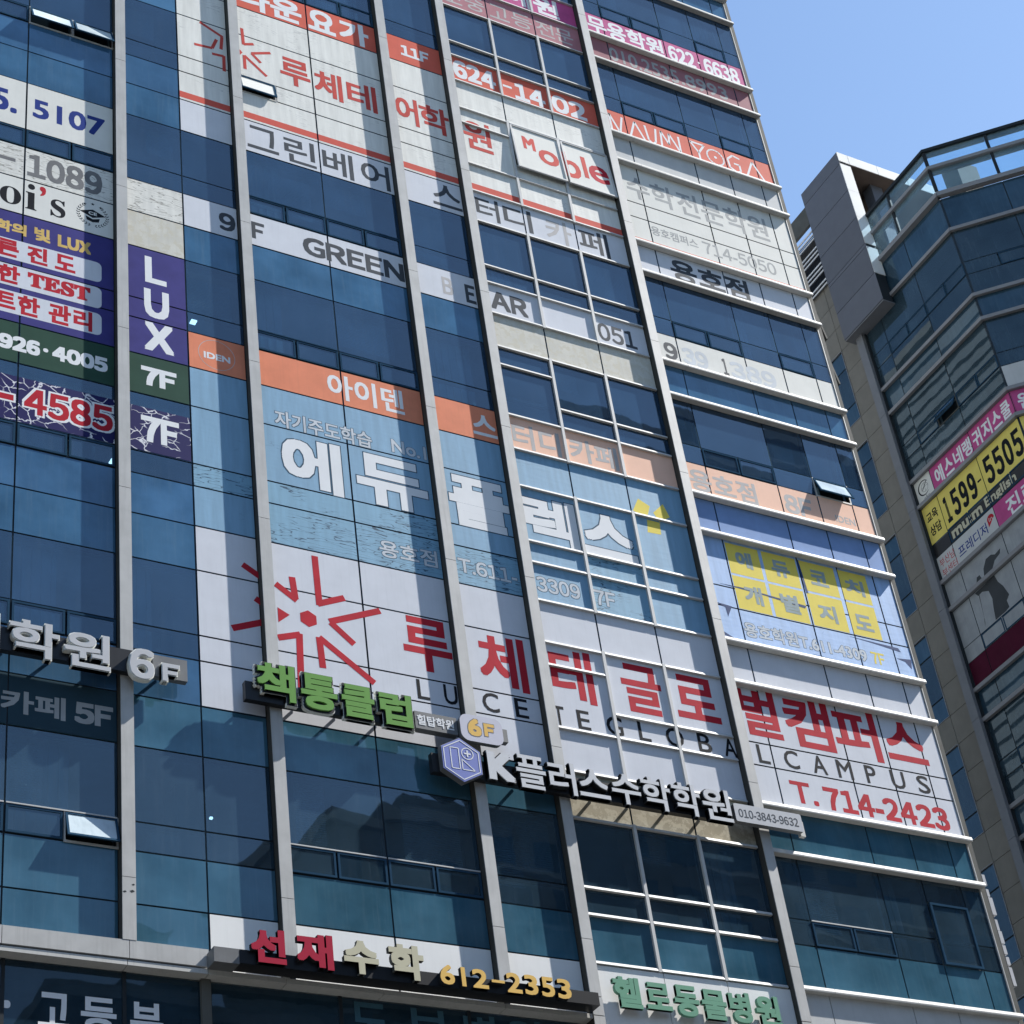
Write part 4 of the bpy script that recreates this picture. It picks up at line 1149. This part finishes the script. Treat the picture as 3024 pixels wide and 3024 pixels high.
# ------------------------------------------------------------------ right-hand building
tower = thing('glass_tower', 'darker glass building on the right with angled corner, glazed roof parapet and grey boxed tower', 'building', (32, 8, 0))
Z10 = 40.12
def Lr(F, j): return Z10 + 4.0 * (F - 10) - (0, 1.46, 2.01, 2.97)[j]
Y1 = [-11.9, -8.96, -8.13, -6.12, -4.08]
C1 = [(-8.96, -8.13), (-8.13, -6.12), (-6.12, -4.08)]
C2 = [(0.0, 2.1), (2.1, 4.2), (4.2, 6.3)]
for fr, cols in ((F1, C1), (F2, C2)):
    s0, s1 = cols[0][0], cols[-1][1]
    for F in range(4, 13):
        for k, (a, b) in enumerate(cols):
            if F > 4 or True:
                pane('window_pane', a, b, Lr(F, 1), Lr(F, 0), M['rglass'], tower, fr)
                pane('sill_pane', a, b, Lr(F, 3), Lr(F, 2), M['rglass'], tower, fr)
                pane('spandrel_pane', a, b, Lr(F - 1, 0), Lr(F, 3), M['rspan'], tower, fr)
                if b - a > 1.5 and fr is F1:
                    mid = (a + b) / 2
                    for p, q in ((a, mid), (mid, b)):
                        op = 27 if (F == 11 and abs(q + 6.12) < 0.01) else (30 if (F == 6 and k == 2 and p == a) else 0)
                        vent(p, q, Lr(F, 2), Lr(F, 1), tower, fr, op, M['rglass'], M['ventframe'])
                elif fr is F2:
                    pane('transom_pane', a, a + 1.13, Lr(F, 2), Lr(F, 1), M['rglass'], tower, fr)
                    vent(a + 1.13, b, Lr(F, 2), Lr(F, 1), tower, fr, 0, M['rglass'], M['ventframe'])
                else:
                    pane('transom_pane', a, b, Lr(F, 2), Lr(F, 1), M['rglass'], tower, fr)
        for z in (Lr(F, 3), Lr(F, 0)):
            edge = 0.05 if fr is F1 else -0.05
            box('ledge', s0 + (0.0 if fr is F1 else -0.045), s1 + (0.045 if fr is F1 else 0), 0.002, 0.12, z - 0.075, z + 0.055, M['rledge'], tower, fr)
    for a in [c[0] for c in cols] + [s1]:
        box('mullion', a - 0.03, a + 0.03, -0.12, -0.021, 8.0, 49.6, M['darkframe'], tower, fr)
    for F in range(4, 13):
        for j in range(4):
            box('transom', s0 + 0.031, s1 - 0.031, -0.115, -0.024, Lr(F, j) - 0.028, Lr(F, j) + 0.028, M['darkframe'], tower, fr)
    # top band and glazed parapet
    for k, (a, b) in enumerate(cols):
        pane('top_band_pane', a, b, Lr(12, 0) + 0.05, 49.62, M['rspan'], tower, fr)
    p0 = -7.72 if fr is F1 else 0.0
    e = 0.05 if fr is F1 else -0.05
    for z0, z1, dd in ((49.66, 49.84, 0.16), (50.97, 51.10, 0.13), (51.84, 51.96, 0.10)):
        box('parapet_rail', p0 + (0 if fr is F1 else -0.05), s1 + (0.05 if fr is F1 else 0), -0.05, dd, z0, z1, M['rledge'] if z0 < 51.8 else M['darkframe'], tower, fr)
    ps = [p0, -6.12, -4.08] if fr is F1 else [0, 2.1, 4.2, 6.3]
    for a in ps:
        box('parapet_post', a - 0.05, a + 0.05, -0.03, 0.05, 49.85, 50.96, M['darkframe'], tower, fr)
        box('parapet_post', a - 0.05, a + 0.05, -0.03, 0.05, 51.11, 51.83, M['darkframe'], tower, fr)
    for a, b in zip(ps[:-1], ps[1:]):
        for z0, z1 in ((49.85, 50.96), (51.11, 51.83)):
            box('parapet_pane', a + 0.055, b - 0.055, 0.0, 0.014, z0, z1, M['railglass'], tower, fr)
        m_ = MB(); m_.box(a + 0.055, b - 0.055, -0.10, -0.02, 50.80, 50.965); m_.box(a + 0.055, b - 0.055, -0.10, -0.02, 51.66, 51.835)
        m_.build('inner_rail', M['trim'], tower, fr)
# rear boundary of the tower so that it is closed
box('tower_core', -12.8, -4.4, -12.0, -0.8, 0.1, 49.4, M['room'], tower, Frame(28.73, 0, -90))
box('tower_core', 0.3, 6.6, -6.0, -0.9, 0.1, 49.35, M['room'], tower, F2)
box('end_wall', -9.12, -9.02, -0.79, -0.13, 0.1, 49.4, M['room'], tower, F1)
for F in range(4, 13):
    box('floor_slab', -9.0, -4.3, -0.79, -0.13, Lr(F, 0) + 0.06, Lr(F, 0) + 0.8, M['slab'], tower, F1)
    box('floor_slab', 0.1, 6.2, -0.89, -0.13, Lr(F, 0) + 0.06, Lr(F, 0) + 0.8, M['slab'], tower, F2)
F3 = Frame(28.73 + 6.3 / 2 ** .5, 4.08 - 6.3 / 2 ** .5, 0)
for F in range(4, 13):
    for k in range(3):
        pane('window_pane', 0.0 + 3 * k, 3 + 3 * k, Lr(F, 3), Lr(F, 0), M['rglass'], tower, F3)
        pane('spandrel_pane', 0.0 + 3 * k, 3 + 3 * k, Lr(F - 1, 0), Lr(F, 3), M['rspan'], tower, F3)
box('roof_slab', -8.9, -4.2, -11.0, -0.3, 49.42, 49.6, M['concrete'], tower, Frame(28.73, 0, -90))
box('roof_slab', 0.3, 6.2, -7.0, -0.3, 49.41, 49.59, M['concrete'], tower, F2)
box('plant_unit', 4.6, 5.8, -4.0, -2.4, 49.7, 50.6, M['louvre'], tower, F2)
box('plant_unit', -6.4, -5.0, -3.5, -1.6, 49.7, 51.2, M['wpanel'], tower, F1)
box('plant_unit', -4.6, -3.9, -2.2, -1.2, 49.7, 51.9, M['trim'], tower, F1)

# pilaster, stone wall with strip windows
for z0, z1 in zip([8.2, 12.2, 16.2, 20.2, 24.2, 28.2, 32.2, 36.2, 40.1, 44.1], [12.2, 16.2, 20.2, 24.2, 28.2, 32.2, 36.2, 40.1, 44.1, 47.85]):
    box('pilaster_panel', -9.30, -8.975, -0.3, 0.22, z0 + 0.006, z1 - 0.006, M['pil'], tower, F1)
box('pilaster_side', -8.97, -8.93, -0.2, 0.10, 8.0, 47.9, M['darkframe'], tower, F1)
zz = 7.05
while zz < 50.5:
    z0, z1 = zz + 0.008, zz + 0.992
    box('stone_panel', -10.24, -9.31, 0.0, 0.03, z0, z1, M['tan'], tower, F1)
    kk = round((zz - 44.05) / 1.0) % 4
    if kk == 0 or zz > 48.0:
        for q in range(3):
            box('stone_panel', -10.26 - 1.2 * (q + 1) + 0.008, -10.26 - 1.2 * q, 0.0, 0.03, z0, z1, M['tan'], tower, F1)
    zz += 1.0
for F in range(3, 13):
    zb = Lr(F, 0) - 0.07
    if zb < 9: continue
    a, b = -12.4, -10.28
    pane('strip_window_pane', a, b, zb - 0.72, zb, M['rspan'], tower, F1, 0.0)
    pane('strip_window_pane', a, b, zb - 2.25, zb - 0.74, M['rglass'], tower, F1, 0.0)
    pane('strip_window_pane', a, b, zb - 2.97, zb - 2.27, M['rspan'], tower, F1, 0.0)
    m_ = MB(); m_.box(-10.275, -10.255, 0.0, 0.05, zb - 3.0, zb + 0.01); m_.box(a, -10.276, 0.0, 0.05, zb + 0.005, zb + 0.03)
    m_.box(a, -10.276, 0.0, 0.045, zb - 3.0, zb - 2.98)
    m_.build('strip_window_frame', M['rledge'], tower, F1)
box('stone_backing', -13.0, -9.30, -0.4, -0.03, 0.1, 50.4, M['darkframe'], tower, F1)

# grey box tower with white open portal
zs = [47.75, 48.98, 50.25, 50.40, 51.70, 53.05, 54.40, 55.0]
XB = Frame(28.20, 0, -90)
for z0, z1 in zip(zs[:-1], zs[1:]):
    box('grey_panel', -9.50, -7.285, -0.02, 0.0, z0 + 0.012, z1 - 0.012, M['gpanel'], tower, XB)
box('tower_block', -9.50, -7.30, -0.47, -0.025, 47.75, 54.98, M['darkframe'], tower, XB)
SB = Frame(28.20, 7.285, 0)
for z0, z1 in zip(zs[1:-1], zs[2:]):
    if z1 - z0 < 0.3: continue
    box('white_panel', 0.0, 0.48, -0.012, 0.012, z0 + 0.01, (z1 if z1 < 54.9 else 54.42) - 0.0, M['wpanel'], tower, SB)
for a, b in ((0.0, 0.47), (0.49, 1.78), (1.80, 3.15), (3.17, 4.6)):
    box('white_panel', a, b, -0.012, 0.013, 54.55, 55.0, M['wpanel'], tower, SB)
box('portal_roof', 0.03, 4.6, -2.2, -0.014, 54.56, 54.99, M['brown'], tower, SB)
box('portal_back_wall', 0.5, 4.6, -2.4, -2.21, 49.6, 54.98, M['brown'], tower, SB)
box('portal_column', 1.78, 2.30, -0.95, -0.5, 49.6, 54.55, M['gpanel'], tower, SB)
box('portal_end_wall', 4.3, 4.6, -2.2, -0.02, 49.6, 54.55, M['brown'], tower, SB)
box('box_soffit', -9.49, -7.30, -0.53, -0.02, 47.70, 47.745, M['pil'], tower, XB)
# louvre
LV = Frame(28.55, 0, -90)
box('louvre_head', -12.6, -9.51, -0.1, 0.02, 53.9, 54.75, M['trim'], tower, LV)
box('louvre_back', -12.6, -9.51, -0.6, -0.5, 50.9, 53.9, M['boardblack'], tower, LV)
box('louvre_post', -9.62, -9.52, -0.1, 0.02, 50.5, 53.88, M['trim'], tower, LV)
z = 53.62
k = 0
while z > 50.9:
    m_ = MB()
    m_.add([(-12.6, 0.16, z + 0.10), (-9.63, 0.16, z + 0.10), (-9.63, 0.0, z - 0.02), (-12.6, 0.0, z - 0.02), (-12.6, 0.16, z + 0.06), (-9.63, 0.16, z + 0.06), (-9.63, 0.02, z - 0.06), (-12.6, 0.02, z - 0.06)],
           [(3, 2, 1, 0), (4, 5, 6, 7), (7, 6, 2, 3), (0, 1, 5, 4), (1, 2, 6, 5), (0, 4, 7, 3)])
    m_.build('louvre_blade', M['louvre'], tower, LV)
    k += 1
    z -= 0.19 if k % 3 else 0.42

# --- signs on the right-hand building
def rfilm(parent, a, b, z0, z1, mat, fr=F1, d=0.003, joints=(-8.13, -6.12, 2.1), name='film_sheet'):
    cuts = [a] + [j for j in joints if a < j < b] + [b]
    for p, q in zip(cuts[:-1], cuts[1:]):
        box(name, p + 0.014, q - 0.014, 0.0008, 0.003, z0 + 0.012, z1 - 0.012, mat, parent, fr)
def rT(t, y0, y1, z0, z1, mat, parent, bold=0.0, d=0.014, fr=F1, **kw):
    return T_(t, y0, y1, z0, z1, mat, parent, bold, d, fr, **kw)
s = sign('window_sign', 'magenta strip with white Korean letters wrapping the angled corner, globe logo at its left', 'sign', (28.7, 6, 40.2))
rfilm(s, -8.13, -4.08, Lr(10, 0) + 0.05, Lr(11, 3) - 0.07, M['magenta'])
rfilm(s, 0, 4.2, Lr(10, 0) + 0.05, Lr(11, 3) - 0.07, M['magenta'], F2)
rfilm(s, -8.94, -8.13, Lr(10, 0) + 0.05, Lr(11, 3) - 0.07, M['white'])
for k, t in enumerate('에스네랭귀지스쿨'):
    xs_ = (-7.95, -7.47, -6.99, -6.53, -6.03, -5.55, -5.07, -4.62)[k]
    rT(t, xs_, xs_ + 0.40, 40.30, 40.92, M['txtwhite'], s, 0.022)
rT('원', 0.16, 0.62, 40.30, 40.92, M['txtwhite'], s, 0.022, fr=F2)
rT('어', 0.75, 1.2, 40.30, 40.92, M['txtwhite'], s, 0.022, fr=F2)
mb = MB(); cx, cz = -8.53, 40.67
for k in range(26):
    a0, a1 = R(35 + k * 10.5), R(35 + (k + 1) * 10.5)
    w_ = 0.018 + 0.032 * math.sin(math.pi * (k + .5) / 26)
    mb.prism([(cx + rr * math.cos(a), cz + rr * math.sin(a)) for rr, a in ((0.24, a0), (0.24 + w_, a0), (0.24 + w_, a1), (0.24, a1))], 0.008, 0.012)
for k in range(20):
    a0, a1 = R(k * 18), R(k * 18 + 18)
    mb.prism([(cx + 0.03 + rr * math.cos(a), cz + rr * math.sin(a)) for rr, a in ((0.158, a0), (0.168, a0), (0.168, a1), (0.158, a1))], 0.008, 0.0122)
mb.stroke((cx - 0.10, cz - 0.06), (cx + 0.17, cz + 0.17), 0.03, 0.008, 0.0125)
mb.stroke((cx + 0.03, cz - 0.16), (cx + 0.03, cz + 0.16), 0.008, 0.008, 0.0128)
mb.stroke((cx - 0.12, cz + 0.02), (cx + 0.18, cz + 0.02), 0.008, 0.008, 0.0131)
mb.stroke((cx, cz - 0.28), (cx + 0.02, cz - 0.38), 0.015, 0.008, 0.0134)
mb.stroke((cx - 0.13, cz - 0.36), (cx + 0.17, cz - 0.36), 0.012, 0.008, 0.0137)
mb.build('globe_logo', M['txtblack'], s, F1)
s = sign('window_sign', 'yellow sign with huge black number 1599-5505 on the right-hand building', 'sign', (28.7, 6, 38.7))
rfilm(s, -8.94, -4.10, 38.60, Lr(10, 0) - 0.08, M['yellow2'])
rfilm(s, 0.02, 4.2, 38.60, Lr(10, 0) - 0.08, M['yellow2'], F2)
rT('교육', -8.82, -8.28, 39.38, 39.74, M['txtblack'], s, 0.012)
rT('상담', -8.82, -8.28, 38.86, 39.24, M['txtblack'], s, 0.012)
for t, a in (('1', -7.98), ('5', -7.62), ('9', -7.20), ('9', -6.78)):
    w_ = 0.22 if t == '1' else 0.34
    rT('~' + t, a, a + w_, 38.80, 39.76, M['txtblack'], s, 0.045)
rT('-', -6.37, -6.20, 39.2, 39.27, M['txtblack'], s, 0.0)
for k, t in enumerate('5505'):
    rT('~' + t, -5.97 + 0.455 * k, -5.97 + 0.455 * k + 0.38, 38.80, 39.78, M['txtblack'], s, 0.045)
rT('교육', 0.15, 1.2, 38.85, 39.7, M['txtblack'], s, 0.02, fr=F2)
s = sign('window_sign', 'black strip with cream words mu:m English under the yellow sign', 'sign', (28.7, 6, 38.1))
rfilm(s, -8.94, -4.10, Lr(10, 2) - 0.02, 38.585, M['boardblack'], d=0.055)
rfilm(s, 0.02, 4.2, Lr(10, 2) - 0.02, 38.585, M['boardblack'], F2, d=0.055)
rT('mu:m', -8.0, -6.52, 38.19, 38.48, M['chbeige'], s, 0.03, 0.062)
rT('English', -6.36, -4.89, 38.12, 38.56, M['chbeige'], s, 0.018, 0.062)
s = sign('window_sign', 'white and magenta strip with thin navy Korean letters and a small red in tag', 'sign', (28.7, 6, 37.2))
rfilm(s, -8.94, -6.12, Lr(10, 3) + 0.06, Lr(10, 2) - 0.02, M['greyfilm'])
rfilm(s, -6.12, -4.08, Lr(10, 3) + 0.06, Lr(10, 2) - 0.02, M['magenta'])
rfilm(s, 0, 4.2, Lr(10, 3) + 0.06, Lr(10, 2) - 0.02, M['magenta'], F2)
rT('부산남', -8.84, -8.12, 37.66, 37.96, M['txtred'], s, 0.0)
rT('부센터', -8.84, -8.12, 37.28, 37.58, M['txtred'], s, 0.0)
rT('프레디저', -7.97, -6.58, 37.42, 37.82, M['txtnavy'], s, 0.006)
mb = MB(); mb.prism([(-6.34 + 0.16 * math.cos(R(20 * k)), 37.78 + 0.16 * math.sin(R(20 * k))) for k in range(0, 11)] + [(-6.50, 37.56)], 0.008, 0.013)
mb.build('red_tag', M['txtred'], s, F1)
rT('in', -6.43, -6.26, 37.71, 37.86, M['greyfilm'], s, 0.0, 0.016)
rT('진로', -5.6, -4.3, 37.30, 37.93, M['txtwhite'], s, 0.022)
s = sign('window_film', 'grey peeling film with a dark torn patch over two rows of panes', 'film', (28.7, 6, 34.5))
rfilm(s, -8.94, -4.08, Lr(9, 0) + 0.05, Lr(10, 3) - 0.07, M['rgrey'])
rfilm(s, -8.94, -4.08, Lr(9, 1), Lr(9, 0) - 0.08, M['rgrey'])
rfilm(s, -8.94, -4.08, Lr(9, 2), Lr(9, 1), M['rgrey'], d=0.055)
rfilm(s, 0.02, 4.2, Lr(9, 2), Lr(9, 0) - 0.08, M['rgrey'], F2, d=0.055)
mb = MB()
mb.prism([(-7.85, 36.0), (-7.75, 35.84), (-7.55, 35.86), (-7.30, 35.72), (-7.25, 35.4), (-7.32, 35.1), (-7.38, 34.70), (-6.9, 34.70), (-6.72, 34.74), (-6.74, 34.98), (-6.58, 35.1), (-6.70, 35.5), (-6.84, 35.75), (-6.90, 36.03)], 0.008, 0.012)
mb.prism([(-7.30, 36.2), (-7.22, 36.5), (-7.02, 36.72), (-6.78, 36.72), (-6.62, 36.62), (-6.35, 36.66), (-6.42, 36.52), (-6.70, 36.45), (-6.9, 36.25), (-7.1, 36.18)], 0.008, 0.012)
mb.prism([(-7.68, 36.22), (-7.58, 36.42), (-7.45, 36.42), (-7.38, 36.2)], 0.008, 0.012)
mb.prism([(-7.72, 35.85), (-7.69, 35.85), (-7.80, 34.9), (-7.86, 34.75), (-7.78, 35.1)], 0.008, 0.012)
mb.build('torn_patch', M['cloth'], s, F1)
s = sign('window_film', 'dark maroon strip below the grey peeling film', 'film', (28.7, 6, 33.2))
rfilm(s, -8.94, -4.08, Lr(9, 3) + 0.06, Lr(9, 2), M['maroon'])
rfilm(s, 0.02, 4.2, Lr(9, 3) + 0.06, Lr(9, 2), M['maroon'], F2)
s = sign('window_film', 'blank white panel on the angled face just above the magenta strip', 'film', (29.5, 3.4, 41.2))
rfilm(s, 0.02, 4.2, Lr(11, 3) + 0.06, Lr(11, 2), M['greyfilm'], F2)

# ------------------------------------------------------------------ ground and the far side of the street
def ground(name, x0, x1, y0, y1, z, mat):
    me = mesh_from(name, [(x0, y0, 0), (x1, y0, 0), (x1, y1, 0), (x0, y1, 0)], [(0, 1, 2, 3)], mat)
    o = link(bpy.data.objects.new(name, me), None, Matrix.Translation((0, 0, z)))
    o['kind'] = 'structure'
    return o
ground('ground', -1500, 1500, -1500, 1500, 0.0, M['paving'])
ground('road', -400, 400, -44, -20, 0.004, M['asphalt'])
for k in range(-12, 13):
    ground('lane_marking', k * 8, k * 8 + 3, -32.08, -31.92, 0.008, M['linepaint'])
for y in (-20.0, -44.15):
    me = box_mesh('kerb', 800, 0.15, 0.13, M['kerb'])
    o = link(bpy.data.objects.new('kerb', me), None, Matrix.Translation((0, y + 0.075, 0.07)))
    o['kind'] = 'structure'

def block(x, y, w_, d_, h, label, mat):
    b = thing('apartment_block', label, 'building', (x, y, 0), 'buildings across the street')
    fr = Frame(x, y, 180)
    box('wall', -w_ / 2, w_ / 2, -d_, 0, 0.02, h, mat, b, fr)
    box('roof', -w_ / 2 - 0.3, w_ / 2 + 0.3, -d_ - 0.3, 0.3, h + 0.01, h + 0.8, M['concrete'], b, fr)
    box('stair_tower', -w_ / 6, w_ / 8, -d_ * 0.7, -d_ * 0.3, h + 0.81, h + 4.5, mat, b, fr)
    m_ = MB(); z = 3.0
    while z < h - 2:
        q = -w_ / 2 + 1.2
        while q < w_ / 2 - 2:
            m_.box(q, q + 2.1, 0.003, 0.03, z, z + 1.6); q += 3.4
        z += 3.2
    m_.build('window_group', M['shop'], b, fr)
    m_ = MB(); z = 2.6
    while z < h - 2:
        m_.box(-w_ / 2, w_ / 2, 0.002, 0.5, z - 0.25, z); z += 6.4
    m_.build('balcony_slabs', M['concrete'], b, fr)
gr = paint('apartment_wall', (0.20, 0.20, 0.19), 0.8)
gr2 = paint('apartment_wall_dark', (0.13, 0.13, 0.13), 0.8)
block(2, -56, 22, 14, 34, 'grey apartment block across the street, lowest of the row', gr)
block(24, -58, 15, 14, 46, 'grey apartment block with stair tower across the street', gr2)
block(41, -60, 14, 14, 58, 'dark apartment block across the street, second from the right', gr)
block(61.5, -56, 27, 16, 88, 'tallest dark apartment tower across the street', gr2)
block(100, -58, 40, 16, 62, 'long dark apartment slab far to the right across the street', gr2)  # this and the next two are unseen, added to hold back low sky light
block(-70, -60, 60, 16, 40, 'long grey apartment slab far to the left across the street', gr)
block(160, -70, 60, 16, 70, 'broad grey tower farthest right across the street', gr)
block(-24, -58, 20, 14, 26, 'low grey block at the left end across the street', gr2)
print('objects', len(bpy.data.objects))
